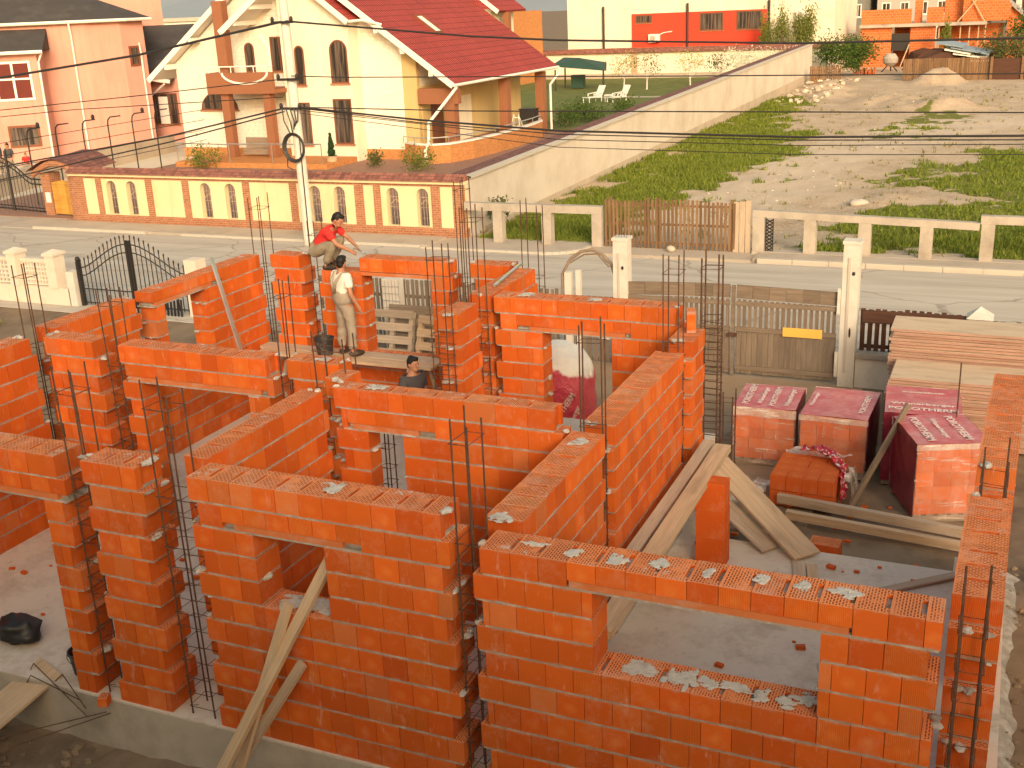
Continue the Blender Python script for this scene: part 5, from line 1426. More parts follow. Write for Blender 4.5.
# parked dark car, low and far
t = thing('parked_car', 'dark car parked beside the pink house', 'car', (-47.6,45.2,-.47), (0,0,0), None, .65)
MT['carpaint'] = M('dark_car_paint', (.03,.018,.018), .3, .2, 3, bump=0, spec=.6)
def car_body(u, v):
    return None
m = MB(); prof = [(-2.0,.35),(-2.05,.7),(-1.9,.9),(-1.1,1.0),(-.6,1.4),(.7,1.42),(1.3,1.0),(2.0,.85),(2.1,.5),(2.0,.32)]
m.prism(prof, lambda a,b,d: (a,d*(1 if b < 1.1 else .84),b), -.82, .82); m.build('body', MT['carpaint'], t)
m = MB(); m.prism([(-.98,1.02),(-.57,1.34),(.66,1.36),(1.1,1.02)], lambda a,b,d: (a,d*(1 if b < 1.1 else .86),b), -.825, .825); m.build('window', MT['glass'], t)
for x in (-1.3,1.3):
    for y in (-.76,.76):
        m = MB(); m.tube([(x,y-.1,.33),(x,y+.1,.33)], .33, 14); m.build('wheel', MT['iron'], t)

# ------------------------------------------------------------------ far: garden back wall, commercial block, others
t = thing('garden_wall', 'far cream garden wall with brown coping behind the blossom trees', 'wall', (-22,101,-.5))
m = MB(); m.box(-45,101,.0,-9.3,101.3,1.95); m.build('wall', MT['cream'], t)
m = MB(); m.box(-45,100.95,-.5,-9.3,101.25,-.002); m.build('base', MT['wallbase'], t)
m = MB(); m.prism([(-.35,1.95),(.15,2.35),(.6,1.95)], lambda a,b,d: (d,101+a,b), -45, -9.2); m.build('coping', MT['coping'], t)
m = MB()
for x in (-27.5,-13.5): m.box(x-.3,100.93,.0,x+.3,100.99,1.94)
m.build('pilaster', MT['plank'], t)
t = thing('commercial_building', 'long cream building with a red panel and dark pipes', 'building', (-23,112,-.5))
m = MB(); m.box(-36.2,106,-.5,-9.55,122,9.2); m.build('wall', MT['cream'], t)
m = MB(); m.box(-29.3,105.9,2.2,-15.85,105.999,5.42); m.build('red_panel', MT['redpanel'], t)
m = MB(); m.box(-36.3,105.85,1.6,-9.5,105.998,2.2); m.build('base_band', MT['brownpaint'], t)
for x in (-32.25,-23.55,-15.6):
    m = MB(); m.tube([(x,105.8,2.0),(x,105.8,6.25)], .12, 6); m.build('downpipe', MT['iron'], t)
for a, b, z0, z1, nb in ((-28.9,-27.2,4.5,5.3,1),(-22.35,-20.0,3.6,5.3,1),(-18.75,-16.25,3.6,5.35,1)): window(t, a, b, z0, z1, 105.89, 0, nb, 'winframe', 'glass', .12)
def ac(x, z, y, label):
    q = thing('air_conditioner', label, 'air conditioner', (x,y,z))
    m = MB(); m.box(x-.55,y-.45,z,x+.55,y-.02,z+.8); m.build('casing', MT['whitepaint'], q)
    m = MB(); m.tube([(x-.12,y-.47,z+.4),(x-.12,y-.455,z+.4)], .28, 16); m.build('fan_grille', MT['concrete'], q)
    m = MB(); m.tube([(x+.5,y-.2,z+.7),(x+.9,y-.1,z+.9),(x+1.8,y-.1,z+1.0)], .05, 5); m.build('hose', MT['whitepaint'], q)
ac(-26.9, 2.65, 105.9, 'white air conditioner on the red panel'); ac(-12.5, 4.35, 106, 'white air conditioner on the cream wall right of the red panel')
t = thing('house', 'orange-red house with red roof behind the cream house', 'house', (-38,92,-.5))
m = MB(); m.box(-44,90,-.5,-36.6,100,6.2); m.build('wall', MT['orangebrick'], t)
m = MB(); slope(m,(-45,89.2,5.9),(-36.0,89.2,5.9),(-37.5,95,9.8),(-44,95,9.8)); m.build('roof', [MT['roofred'], MT['whitepaint']], t)
m = MB(); m.tube([(-36.3,89.1,5.8),(-39.5,89.1,5.4)],.09,6); m.tube([(-37.0,89.1,5.6),(-39.4,89.7,3.4),(-39.4,89.7,1.5)],.09,6); m.build('gutter', MT['whitepaint'], t)
m = MB(); m.box(-40.0,88.0,1.2,-36.7,89.99,1.4); m.build('canopy', MT['whitepaint'], t)
MT['greenroof'] = M('green_roof', (.035,.075,.055), .6, .15, 1, bump=.1)
t = thing('garden_pavilion', 'green-roofed garden pavilion beside the lawn', 'pavilion', (-27.5,88,-.45))
m = MB(); m.add([(-30.6,86.5,1.6),(-25.4,86.5,1.15),(-26.4,89.5,1.7),(-30.4,89.5,2.2),(-28.4,88,2.2)],[(0,1,4),(1,2,4),(2,3,4),(3,0,4)]); m.build('roof', MT['greenroof'], t)
for x, y in ((-30.2,86.8),(-25.8,86.8),(-26.6,89.2),(-30.2,89.2)):
    m = MB(); m.tube([(x,y,-.45),(x,y,1.3)], .07, 6); m.build('post', MT['iron'], t)
m = MB(); m.box(-29.5,88.8,-.4,-28.4,89.5,.7); m.build('screen', MT['greenroof'], t)
def lounger(label, x, y, rz):
    q = thing('sun_lounger', label, 'lounger', (x,y,-.45), (0,0,0), 'white sun loungers on the lawn', rz)
    m = MB(); m.bar((-.1,-.9,.38),(-.1,.45,.34),.66,.06); m.build('seat', MT['whitepaint'], q)
    m = MB(); m.bar((-.1,.46,.36),(-.1,.95,1.15),.66,.06); m.build('backrest', MT['whitepaint'], q)
    for sx in (-.42,.22):
        for yy in (-.8,.5):
            m = MB(); m.tube([(sx,yy,0),(sx,yy,.38)], .035, 5); m.build('leg', MT['whitepaint'], q)
        m = MB(); m.bar((sx,-.3,.6),(sx,.6,.66),.07,.04); m.bar((sx,-.3,.38),(sx,-.3,.6),.06,.05,(0,1,0)); m.build('armrest', MT['whitepaint'], q)
lounger('left white plastic sun lounger on the lawn', -22.6, 75.5, -.45); lounger('right white plastic sun lounger on the lawn', -20.7, 75.6, -.55)
t = thing('side_table', 'low white plastic table between the two sun loungers', 'table', (-21.5,75.8,-.45))
m = MB(); m.box(-21.85,75.5,.0,-21.15,76.1,.05); m.build('tabletop', MT['whitepaint'], t)
for x in (-21.8,-21.2):
    for y in (75.55,76.05):
        m = MB(); m.tube([(x,y,-.45),(x,y,0)], .03, 5); m.build('leg', MT['whitepaint'], t)
# far unfinished house
t = thing('unfinished_house', 'far unfinished orange block house with concrete slab and props', 'house', (-1,114,-.5))
m = MB(); m.box(-7.8,112,-.8,-4.9,112.3,3.2); m.box(-3.2,112,-.8,-.9,112.3,3.2); m.box(-.9,115,-.8,5,115.3,3.2); m.box(-7.8,112.3,-.8,-7.5,120,3.2); m.box(-4.9,114.5,-.8,-3.2,114.8,3.2); m.build('lower_walls', MT['farclay'], t)
m = MB(); m.box(-7.9,111.5,3.2,3.6,121,3.5); m.build('slab', MT['concrete'], t)
m = MB(); m.box(-7.8,112,3.52,-3.2,112.3,4.85); m.box(-3.0,113,3.52,-2.3,113.3,5.6); m.box(-1.8,112,3.52,-.3,112.3,4.9); m.box(-.3,113,3.52,1.4,113.3,5.8); m.box(1.4,112,3.52,2.4,112.3,6.4); m.box(2.4,112.0,3.52,5.4,112.3,5.4); m.box(5.4,112,3.52,5.6,118,5.0); m.build('upper_walls', MT['farclay'], t)
for a, b in [((x,112.1,-.6),(x,112.1,3.2)) for x in (-.6,.4,1.3,2.1,2.9,3.5)]+[((1.0,111.6,3.5),(3.2,111.8,6.3)),((3.4,111.6,3.5),(2.2,111.8,5.4)),((-3.9,111.4,-.5),(-3.2,111.7,1.6))]:
    m = MB(); m.bar(a, b, .10, .10, (0,1,0)); m.build('prop', MT['plank'], t)
m = MB(); m.box(-4.9,111.98,1.0,-3.21,112.05,2.6); m.build('opening', MT['iron'], t)  # black plate: the shade inside the opening is put into its colour
MT['bluegrey'] = M('bluegrey_roof', (.30,.30,.31), .7, .1, 1)
t = thing('shed', 'orange shed with grey mono-pitch roof at the far right', 'shed', (6.5,116,-.5))
m = MB(); m.prism([(5.3,-.5),(8.5,-.5),(8.5,2.4),(5.3,5.2)], lambda a,b,d: (a,d,b), 114, 120); m.build('wall', MT['farclay'], t)
m = MB(); m.add([(4.9,113.5,5.7),(9.2,113.5,1.95),(9.2,120,1.95),(4.9,120,5.7),(4.9,113.5,5.35),(9.2,113.5,1.6),(9.2,120,1.6),(4.9,120,5.35)],[(0,1,2,3),(7,6,5,4),(0,4,5,1)]); m.build('roof', MT['bluegrey'], t)
def block_bld(label, x0, x1, y, z1, col, rows, cols, d=12):
    q = thing('apartment_block', label, 'building', ((x0+x1)/2,y+d/2,-.5))
    mm = M('block_render_%d' % int(x0*10), col, .9, .06, .6); m = MB(); m.box(x0,y,-.5,x1,y+d,z1); m.build('wall', mm, q)
    for r in range(rows):
        for c in range(cols):
            xa = x0+(x1-x0)*(c+.25)/cols; xb = x0+(x1-x0)*(c+.75)/cols; za = .8+r*2.9; window(q, xa, xb, za, za+1.5, y, 0, 1, 'whitepaint', 'glass', .12)
block_bld('grey distant block behind the far unfinished house', -9.5, 3.0, 140, 9.5, (.42,.39,.36), 3, 6)
block_bld('pale distant house at the upper right corner', 5.5, 14, 138, 9, (.60,.56,.50), 3, 3)
block_bld('dark distant building right of the cream commercial block', -13.6, -10.4, 136, 9, (.20,.20,.18), 3, 2)
m = MB(); m.box(-18,160,-.5,-9,161,2.9); 
t = thing('far_fence', 'pinkish distant fence right of the commercial building', 'fence', (-10,128,-.5)); m = MB(); m.box(-13,128,-.5,-5,128.2,3.0); m.build('panels', MT['plank_dark'], t)
# white distant building between the roofs, and hills
t = thing('distant_building', 'white flat-roofed distant building between the left roofs', 'building', (-80,102,-.5))
m = MB(); m.box(-92,100,-.5,-74,108,6.6); m.build('wall', MT['whitepaint'], t); m = MB(); m.box(-92.3,99.7,6.602,-73.7,108.3,7.0); m.build('roof', MT['kerb'], t)
MT['hill'] = M('hill', (.26,.30,.34), 1, .15, .004, bump=0)  # blue-grey tone puts the distance haze into the colour
m = MB()
def hills(u, v):
    x = -1400+2200*u; y = 1100+300*v; z = -5+v*(70+60*noise.noise(Vector((x*.0025,0,3)))+20*noise.noise(Vector((x*.011,2,3)))); return (x, y, z)
m.grid(hills, 60, 4); struct('hills', m, MT['hill'], smooth=True)
# far fences, woodpile
picket_fence('long dark plank fence at the end of the dirt lot', -2.0, 4.6, 93.2, -.5, 1.25, .16, .02, 'slatwood', (.2,.8), name='plank_fence')
picket_fence('short plank fence beside the end of the boundary wall', -9.0, -6.6, 90, -.5, 1.0, .12, .05, 'slatwood', (.2,.8), name='plank_fence')
t = thing('screen_fence', 'dark reddish screen fence at the far right of the lot', 'fence', (7,93.2,-.6))
m = MB(); m.box(4.75,93.1,-.6,16,93.25,1.15); m.build('screen', MT['brownpicket'], t)
for x in (4.72,7.0,9.5):
    m = MB(); m.box(x-.1,92.98,-.6,x+.1,93.09,1.3); m.build('post', MT['slatwood'], t)
MT['tarp'] = M('blue_tarp', (.24,.30,.36), .5, .2, 2, bump=.5, bscale=4)
t = thing('woodpile', 'covered pile with blue and white sheets behind the plank fence', 'pile', (2,97,-.5))
m = MB(); m.ell((.2,97.5,.6),(2.6,1.6,1.2),14,8,.4); m.ell((3.2,97.6,.5),(2.2,1.5,1.1),14,8,.4); m.build('heap', MT['brownpicket'], t)
for (x0,z0,x1,z1,mt) in ((.2,2.5,2.4,2.1,'tarp'),(1.4,2.1,4.4,1.5,'tarp'),(1.6,1.6,4.2,1.2,'whitepaint'),(.9,1.95,3.0,1.55,'whitepaint'),(3.0,1.0,4.4,.95,'whitepaint')):
    m = MB(); m.add([(x0,96.2,z0-.15),(x1,96.0,z1-.15),(x1+.3,97.8,z1+.05),(x0+.3,98,z0+.05)],[(0,1,2,3)]); m.add([(x0,96.2,z0-.25),(x1,96.0,z1-.25),(x1,96.0,z1-.15),(x0,96.2,z0-.15)],[(0,1,2,3)]); m.build('sheet', MT[mt], t)
t = thing('cement_mixer', 'pale drum of a cement mixer before the far unfinished house', 'mixer', (-4.2,105,-.5))
m = MB(); m.lathe((-4.2,105,.0),[(.3,0),(.65,.3),(.7,.7),(.4,1.1),(.35,1.05)],14); m.build('drum', MT['concrete'], t)
m = MB(); m.tube([(-4.9,104.8,-.5),(-4.2,105,.3),(-3.5,104.8,-.5)],.06,5); m.tube([(-4.2,105,.3),(-4.2,105.9,-.5)],.06,5); m.build('stand', MT['iron'], t)
m = MB()
for i in range(14): m.box(-6.9+i*.13+R.uniform(-.03,.03),102+R.uniform(-.3,.3),-.5,-6.8+i*.13,102.4,-.1+R.uniform(-.1,.25))
single('brick_heap', m, MT['farclay'], 'small heap of orange bricks before the far unfinished house', 'bricks')
# ------------------------------------------------------------------ trees and shrubs
MT['bark'] = M('bark', (.16,.115,.08), .95, .3, 8, bump=.5)
MT['whitebark'] = M('limewashed_bark', (.66,.60,.52), .95, .15, 8)
def tree(name, label, x, y, z, h, cr, n, mats, trunk_h=.35, ls=.12, cat='tree', group=None, upright=0, trunk='bark', limbs=7, cz=.62):
    t = thing(name, label, cat, (x,y,z), None, group)
    m = MB(); m.tube([(x,y,z-.1),(x+.03*h*R.uniform(-1,1),y,z+h*trunk_h),(x+.05*h*R.uniform(-1,1),y,z+h*.6)], .022*h+.015, 7, r1=.008*h)
    tips = []
    for i in range(limbs):
        a = 2*PI*i/limbs+R.uniform(-.4,.4); hh = z+h*R.uniform(trunk_h*.7,.5); r = cr*R.uniform(.5,.95)*(1-upright*.7); tz = z+h*R.uniform(.62,.98)
        p2 = (x+r*math.cos(a), y+r*math.sin(a), tz); tips.append(p2)
        m.tube([(x,y,hh),(x+r*.5*math.cos(a),y+r*.5*math.sin(a),hh+(tz-hh)*.45),p2], .010*h+.006, 5, r1=.004)
    m.build('trunk', MT[trunk], t)
    m = MB()
    cl = [Vector(p) for p in tips]+[Vector((x+R.gauss(0,cr*.4),y+R.gauss(0,cr*.4),z+h*R.uniform(.5,.95))) for _ in range(limbs)]
    for _ in range(n):
        c = cl[R.randrange(len(cl))]; s = cr*.30
        p = c+Vector((R.gauss(0,s*(1-upright*.5)),R.gauss(0,s*(1-upright*.5)),R.gauss(0,s*(1+upright*1.4))))
        if p.z < z+h*.12: continue
        d = Vector((R.gauss(0,1),R.gauss(0,1),R.gauss(0,1)+upright*2)).normalized(); e = d.orthogonal().normalized(); l = ls*R.uniform(.6,1.4)
        b0 = len(m.v); m.v += [tuple(p-d*l),tuple(p+e*l*.5),tuple(p+d*l),tuple(p-e*l*.5)]; m.f.append((b0,b0+1,b0+2,b0+3)); m.uv.append([(0,0),(1,0),(1,1),(0,1)]); m.mi.append(0)
    m.build('crown', MT[mats], t)
    return t
MT['leaf_fresh'] = leafmat('fresh_leaf', (.10,.14,.025), (.24,.25,.06), .35)
MT['leaf_green'] = leafmat('green_leaf', (.035,.075,.015), (.10,.15,.03), .3)
MT['leaf_olive'] = leafmat('olive_leaf', (.06,.075,.025), (.15,.15,.05), .25)
MT['blossom'] = leafmat('blossom', (.60,.60,.42), (.78,.76,.62), .4)
MT['yellowbloom'] = leafmat('yellow_leaf', (.36,.30,.07), (.52,.42,.12), .4)
bl = [(-24.7,89,2.7,1.2,'yellowbloom','first young yellow-leaved tree, behind the left sun lounger'),(-22.0,87,2.9,1.3,'leaf_olive','second young thin olive tree, right of the loungers'),(-19.3,91,2.8,1.2,'yellowbloom','third young yellowish tree before the far garden wall'),(-16.9,92,2.6,1.1,'leaf_olive','fourth young tree with a whitewashed trunk'),(-14.8,90,2.6,1.1,'blossom','fifth young tree, white blossoms'),(-13.4,93,1.8,.7,'leaf_olive','smallest young tree between the two blossoming ones'),(-12.4,90,2.6,1.2,'blossom','dense white-blossomed tree close to the boundary wall'),(-11.3,92,2.6,1.2,'blossom','rightmost white-blossomed tree by the boundary wall')]
for (x,y,h,c,mt,l) in bl: tree('young_tree', l, x, y, -.45, h, c, 360 if mt != 'blossom' else 700, mt, .3, .08, 'tree', 'young trees in the garden', trunk='whitebark')
for i, x in enumerate((-15.4,-13.9,-12.4,-11.4)):
    tree('willow_bush', ['tall upright bush before the red panel edge','tall upright bush left of the air conditioner','tall upright bush below the air conditioner','tall upright bush at the right end of the cream building'][i], x, 103.5, -.4, 4.6+.5*(i%2), 1.1, 900, 'leaf_fresh', .2, .11, 'bush', 'tall bushes behind the garden wall', 1)
tree('dense_bush', 'dense green bush left of the far unfinished house', -8.2, 98, -.5, 2.6, 1.8, 2600, 'leaf_green', .2, .11, 'bush')
tree('dense_bush', 'green bush beside the far unfinished house', -6.4, 100, -.5, 2.9, 1.5, 2200, 'leaf_green', .2, .11, 'bush')
tree('dense_bush', 'olive bush behind the dark screen fence at the far right', 5.8, 98, -.5, 2.6, 2.2, 2600, 'leaf_olive', .2, .12, 'bush')
tree('dense_bush', 'tall green tree at the far right edge', 8.2, 102, -.5, 4.6, 2.2, 3200, 'leaf_green', .25, .13, 'tree')
tree('young_tree', 'small green sapling before the far unfinished house', .3, 109, -.5, 3.8, .7, 600, 'leaf_fresh', .2, .1, 'tree', None, 1)
tree('conifer_tree', 'dark slim tree behind the grey shed roof', 5.3, 130, -.5, 7.5, .9, 1500, 'conifer', .2, .15, 'tree', None, 1)
def shrub(label, x, y, h, r, mt, n=700): tree('shrub', label, x, y, -.46, h, r, n, mt, .15, .06, 'shrub', None, .2, 'bark', 9)
shrub('yellow-green shrub behind the yellow wall left of the pole', -30.6, 39.0, .75, .8, 'leaf_fresh')
shrub('low grass-like shrub behind the yellow wall below the downpipe', -18.7, 39.6, .7, .75, 'leaf_fresh')
shrub('small dark shrub at the foot of the terrace wall', -21.6, 40.6, .6, .4, 'leaf_olive', 400)
for i, (x, y) in enumerate(((-18.3,58),(-17.4,60.5),(-16.5,63.5),(-18.8,62))): shrub(['nearest green shrub of the flower bed by the terrace','second green shrub of the flower bed','farthest green shrub of the flower bed','left green shrub of the flower bed'][i], x, y, .9, .9, 'leaf_green', 900)
shrub('leafy weed clump on the soil before the cream lattice fence', -16.6, 11.5, .45, .35, 'leaf_green', 300); shrub('yellow flowering weed at the foot of the lattice fence', -17.5, 12.6, .45, .35, 'yellowbloom', 250)
shrub('dark weed tuft against the boundary wall behind the concrete frame', -9.0, 27.2, .9, .35, 'leaf_olive', 400)

# ------------------------------------------------------------------ utility pole and cables
t = thing('utility_pole', 'pale concrete utility pole with coiled black cable', 'utility pole', (-14.42,23.6,-.5))
m = MB(); m.tube([(-14.36,23.6,-.5),(-14.5,23.6,9.6)], .19, 12, r1=.12); m.build('pole', MT['whiteconc'], t)
m = MB()
for k in range(4): m.tube([(-14.42+(.34+.02*k)*math.cos(a),23.36-.02*k,2.72+(.40+.02*k)*math.sin(a)) for a in [2*PI*i/22 for i in range(22)]], .028, 6, closed=True)
m.tube([(-14.7,23.34,2.5),(-14.75,23.34,2.1),(-14.55,23.36,2.0)], .02, 5); m.build('cable_coil', MT['iron'], t)
for z in (6.58,4.85,3.95):
    m = MB(); m.box(-14.85,23.38,z-.05,-14.05,23.44,z+.03); m.ell((-14.8,23.4,z+.08),(.06,.06,.09),8,6); m.ell((-14.1,23.4,z+.08),(.06,.06,.09),8,6); m.build('bracket', MT['iron'], t)
m = MB()
for i in range(5): m.tube([(-14.75+.15*i,23.36,3.95),(-14.7+.15*i+.1*math.sin(i),23.33,3.55),(-14.5+.06*i,23.36,3.1+.1*i)], .022, 5)
m.tube([(-14.2,23.36,3.0),(-14.22,23.36,-.5)], .02, 5); m.build('cable_bundle', MT['iron'], t)
def wire(label, pts, r, group='cables along the street'):
    P = [Vector(p) for p in pts]; o = []
    for i in range(len(P)-1):
        a, b = P[i], P[i+1]; n = 10
        for k in range(n): o.append(a.lerp(b, k/n))
    o.append(P[-1]); m = MB(); m.tube(o, r*.92, 5)
    return single('cable', m, MT['iron'], label, 'cable', group)
Y = 23.4
wire('thickest top cable running left from the pole top', [(-45,Y,3.8),(-26.8,Y,5.07),(-20.3,Y,5.72),(-14.5,Y,6.58)], .045)
wire('thin left cable crossing the balcony front', [(-45,Y,2.6),(-27.1,Y,3.94),(-20.5,Y,4.40),(-14.7,Y,4.85)], .018)
wire('thin left cable meeting the pole above the coil', [(-45,Y,2.4),(-27.2,Y,3.70),(-23.5,Y,3.95),(-14.7,Y,4.30)], .016)
wire('upper of two sagging cables left of the coil', [(-45,Y,.8),(-27.5,Y,1.9),(-19.5,Y,3.05),(-14.7,Y,3.95)], .03)
wire('lower sagging cable left of the coil', [(-45,Y,.3),(-27.7,Y,1.4),(-19.5,Y,2.85),(-14.7,Y,3.85)], .026)
wire('thickest top cable running right from the pole', [(-14.3,Y,6.6),(-8.0,Y,5.97),(-5.2,Y,5.78),(1.5,Y,5.52),(6.9,Y,5.5),(20,Y,5.8)], .032)
wire('thin right cable second from the top', [(-14.3,Y,4.95),(-12.5,Y,4.88),(-1.2,Y,4.74),(6.9,Y,4.67),(25,Y,4.9)], .018)
wire('thin right cable crossing the red roof eaves', [(-14.1,Y,3.98),(-8.1,Y,3.84),(7,Y,3.74),(25,Y,3.9)], .02)
wire('thick sagging right cable over the dirt lot', [(-14.1,Y,3.98),(-9.8,Y,3.58),(-5.3,Y,3.27),(1.6,Y,3.12),(7,Y,3.18),(25,Y,3.6)], .034)
wire('thin right cable just below the thick sagging one', [(-14.1,Y,3.95),(-9.8,Y,3.5),(-5.3,Y,3.17),(1.6,Y,3.04),(7,Y,3.08),(25,Y,3.4)], .018)
wire('thin right cable under the sagging pair', [(-14.1,Y,3.89),(-5.3,Y,3.02),(1.6,Y,2.9),(7,Y,2.97),(25,Y,3.3)], .014)
wire('lowest thin right cable over the dirt lot', [(-14.1,Y,3.8),(-5.3,Y,2.8),(1.6,Y,2.66),(7,Y,2.72),(25,Y,3.1)], .012)

# ------------------------------------------------------------------ people
MT['skin'] = M('skin', (.42,.20,.12), .6, .08, 20, bump=0)
MT['hair'] = M('black_hair', (.012,.010,.009), .6, .2, 30, bump=.3, bscale=90)
MT['redshirt'] = M('red_shirt', (.62,.035,.03), .9, .12, 6, bump=.3, bscale=14)
MT['whiteshirt'] = M('white_tshirt', (.78,.72,.62), .9, .06, 6, bump=.3, bscale=14)
MT['greyshirt'] = M('dark_grey_shirt', (.075,.068,.07), .9, .15, 6, bump=.3, bscale=14)
MT['khaki'] = M('khaki_trousers', (.25,.21,.15), .95, .15, 5, (.36,.31,.24), (.5,.75), 3, .3, 14)
MT['overall'] = M('dusty_overalls', (.30,.24,.18), .95, .15, 4, (.42,.36,.29), (.45,.75), 2.5, .3, 14)
MT['shoe'] = M('dark_shoe', (.04,.028,.02), .7, .2, 10, (.18,.13,.1), (.5,.7), 6)
MT['eye'] = M('eye', (.02,.015,.012), .3, .1, 5, bump=0)
def skin_eval(verts, edges, sub=2):
    me = bpy.data.meshes.new('tmp'); me.from_pydata([v[0] for v in verts], edges, [])
    o = bpy.data.objects.new('tmp', me); COL.objects.link(o)
    o.modifiers.new('k', 'SKIN')
    sv = me.skin_vertices[0].data
    for i, v in enumerate(verts): sv[i].radius = v[1] if isinstance(v[1], tuple) else (v[1], v[1]); sv[i].use_root = i == 0
    sm = o.modifiers.new('s', 'SUBSURF'); sm.levels = sub; sm.render_levels = sub
    dg = bpy.context.evaluated_depsgraph_get(); dg.update()
    m2 = bpy.data.meshes.new_from_object(o.evaluated_get(dg))
    vs = [tuple(v.co) for v in m2.vertices]; fs = [tuple(p.vertices) for p in m2.polygons]
    bpy.data.objects.remove(o); bpy.data.meshes.remove(m2)
    return vs, fs
def crease(vs, a):
    o = []
    for p in vs:
        q = Vector(p); k = Vector((q.x*9, q.y*9, q.z*15)); o.append(tuple(q+Vector((noise.noise(k), noise.noise(k+Vector((7,0,0))), .3*noise.noise(k+Vector((0,7,0)))))*a))
    return o
def person(label, loc, rz, J, shirt, trousers, hands='curl', look=(0,0), lower=True):
    """J: joints in local metres, facing +y. Missing leg joints => seated/cropped figure is not used"""
    V = lambda k: Vector(J[k])
    t = thing('person', label, 'person', loc, (0,0,0), None, rz)
    B = MB()
    mid = V('pelvis').lerp(V('chest'), .5)
    verts = [(V('pelvis'),(.145,.11)),(mid,(.135,.10)),(V('chest'),(.165,.11)),(V('neck')-Vector((0,0,.03)),(.075,.065)),(V('neck').lerp(V('head'),.35),.055),(V('head')-Vector((0,0,.02)),.07)]
    edges = [(0,1),(1,2),(2,3),(3,4),(4,5)]
    def chain(root, pts):
        p = root
        for co, r in pts: verts.append((co, r)); edges.append((p, len(verts)-1)); p = len(verts)-1
        return p
    for s in 'LR':
        sh, el, wr = V('sh'+s), V('el'+s), V('wr'+s)
        hd = (wr-el).normalized()
        chain(2, [(sh,.062),(sh.lerp(el,.5),.050),(el,.042),(el.lerp(wr,.4),.042),(wr,.029),(wr+hd*.05,(.038,.024)),(wr+hd*.085,(.040,.02))])
        hp, kn, an, to = V('hip'+s), V('kn'+s), V('an'+s), V('to'+s)
        chain(0, [(hp,.092),(hp.lerp(kn,.5),.078),(kn,.058),(kn.lerp(an,.35),.056),(an,.040),(an.lerp(to,.3)-Vector((0,0,.03)),.045),(to,.035)])
    vs, fs = skin_eval(verts, edges); B.add(vs, fs)
    # head with face
    hc = V('head'); up = (hc-V('neck')).normalized()
    fd = Vector((math.sin(look[0])*math.cos(look[1]), math.cos(look[0])*math.cos(look[1]), math.sin(look[1])))
    up = (Vector((0,0,1))*.75+up*.25); rt = fd.cross(up).normalized(); up = rt.cross(fd).normalized()
    Rm = Matrix((rt, fd, up)).transposed()
    H = lambda x,y,z: hc+Rm @ Vector((x,y,z))
    B.ell(hc, (.075,.098,.118), 16, 12, 0, Rm); B.ell(H(0,.045,-.07), (.052,.05,.055), 12, 8, 0, Rm)
    B.ell(H(0,.103,-.012), (.014,.02,.028), 8, 6, 0, Rm); B.ell(H(0,.09,.022), (.05,.014,.010), 8, 5, 0, Rm); B.ell(H(0,.092,-.058), (.024,.008,.009), 8, 5, 0, Rm)
    for sx in (-1,1): B.ell(H(sx*.076,-.005,-.008), (.012,.024,.034), 8, 6, 0, Rm)
    # fingers
    for s in 'LR':
        el, wr = V('el'+s), V('wr'+s); d = (wr-el).normalized(); sd = d.cross(Vector((0,1,.3))).normalized(); nm = sd.cross(d).normalized()
        k = 1 if s == 'R' else -1
        for i, L in enumerate((.072,.080,.075,.058)):
            o = wr+d*.075+sd*((i-1.5)*.019); c = .5
            a = o+d*L*.45-nm*.006; b = a+(d*math.cos(c)-nm*math.sin(c)*1).normalized()*L*.33; e = b+(d*math.cos(2*c)-nm*math.sin(2*c)).normalized()*L*.26
            vs, fs = skin_eval([(o,.0095),(a,.009),(b,.0085),(e,.007)], [(0,1),(1,2),(2,3)], 1); B.add(vs, fs)
        o = wr+d*.03-sd*.03*k*0-sd*.028; vs, fs = skin_eval([(o,.012),(o+d*.03-sd*.025-nm*.01,.0105),(o+d*.06-sd*.028-nm*.022,.008)], [(0,1),(1,2)], 1); B.add(vs, fs)
    body = B.build('body', MT['skin'], t, smooth=True)
    m = MB()
    for sx in (-1,1): m.ell(H(sx*.030,.089,.006), (.011,.008,.007), 8, 6, 0, Rm)
    m.build('eyes', MT['eye'], t, smooth=True)
    m = MB(); m.ell(H(0,-.018,.030), (.083,.095,.105), 18, 12, .12, Rm); m.ell(H(0,.045,.085), (.066,.05,.038), 12, 8, .2, Rm); m.ell(H(0,-.06,-.03), (.062,.05,.06), 12, 8, .1, Rm); m.build('hair', MT['hair'], t, smooth=True)
    # shirt
    verts = [(V('pelvis')+Vector((0,0,.02)),(.185,.155)),(mid,(.180,.150)),(V('chest'),(.205,.155)),(V('neck')-Vector((0,0,.045)),(.10,.092))]; edges = [(0,1),(1,2),(2,3)]
    for s in 'LR':
        sh, el = V('sh'+s), V('el'+s); chain(2, [(sh,.088),(sh.lerp(el,.45),.074),(sh.lerp(el,.72),.070)])
    vs, fs = skin_eval(verts, edges); vs = crease(vs, .016); m = MB(); m.add(vs, fs); m.build('shirt', MT[shirt], t, smooth=True)
    # trousers
    verts = [(V('pelvis'),(.192,.162)),(V('pelvis').lerp(mid,.55),(.190,.160))]; edges = [(0,1)]
    for s in 'LR':
        hp, kn, an = V('hip'+s), V('kn'+s), V('an'+s); chain(0, [(hp,.122),(hp.lerp(kn,.5),.106),(kn,.088),(kn.lerp(an,.5),.084),(kn.lerp(an,.93),.076)])
    vs, fs = skin_eval(verts, edges); vs = crease(vs, .018); m = MB(); m.add(vs, fs); m.build('trousers', MT[trousers], t, smooth=True)
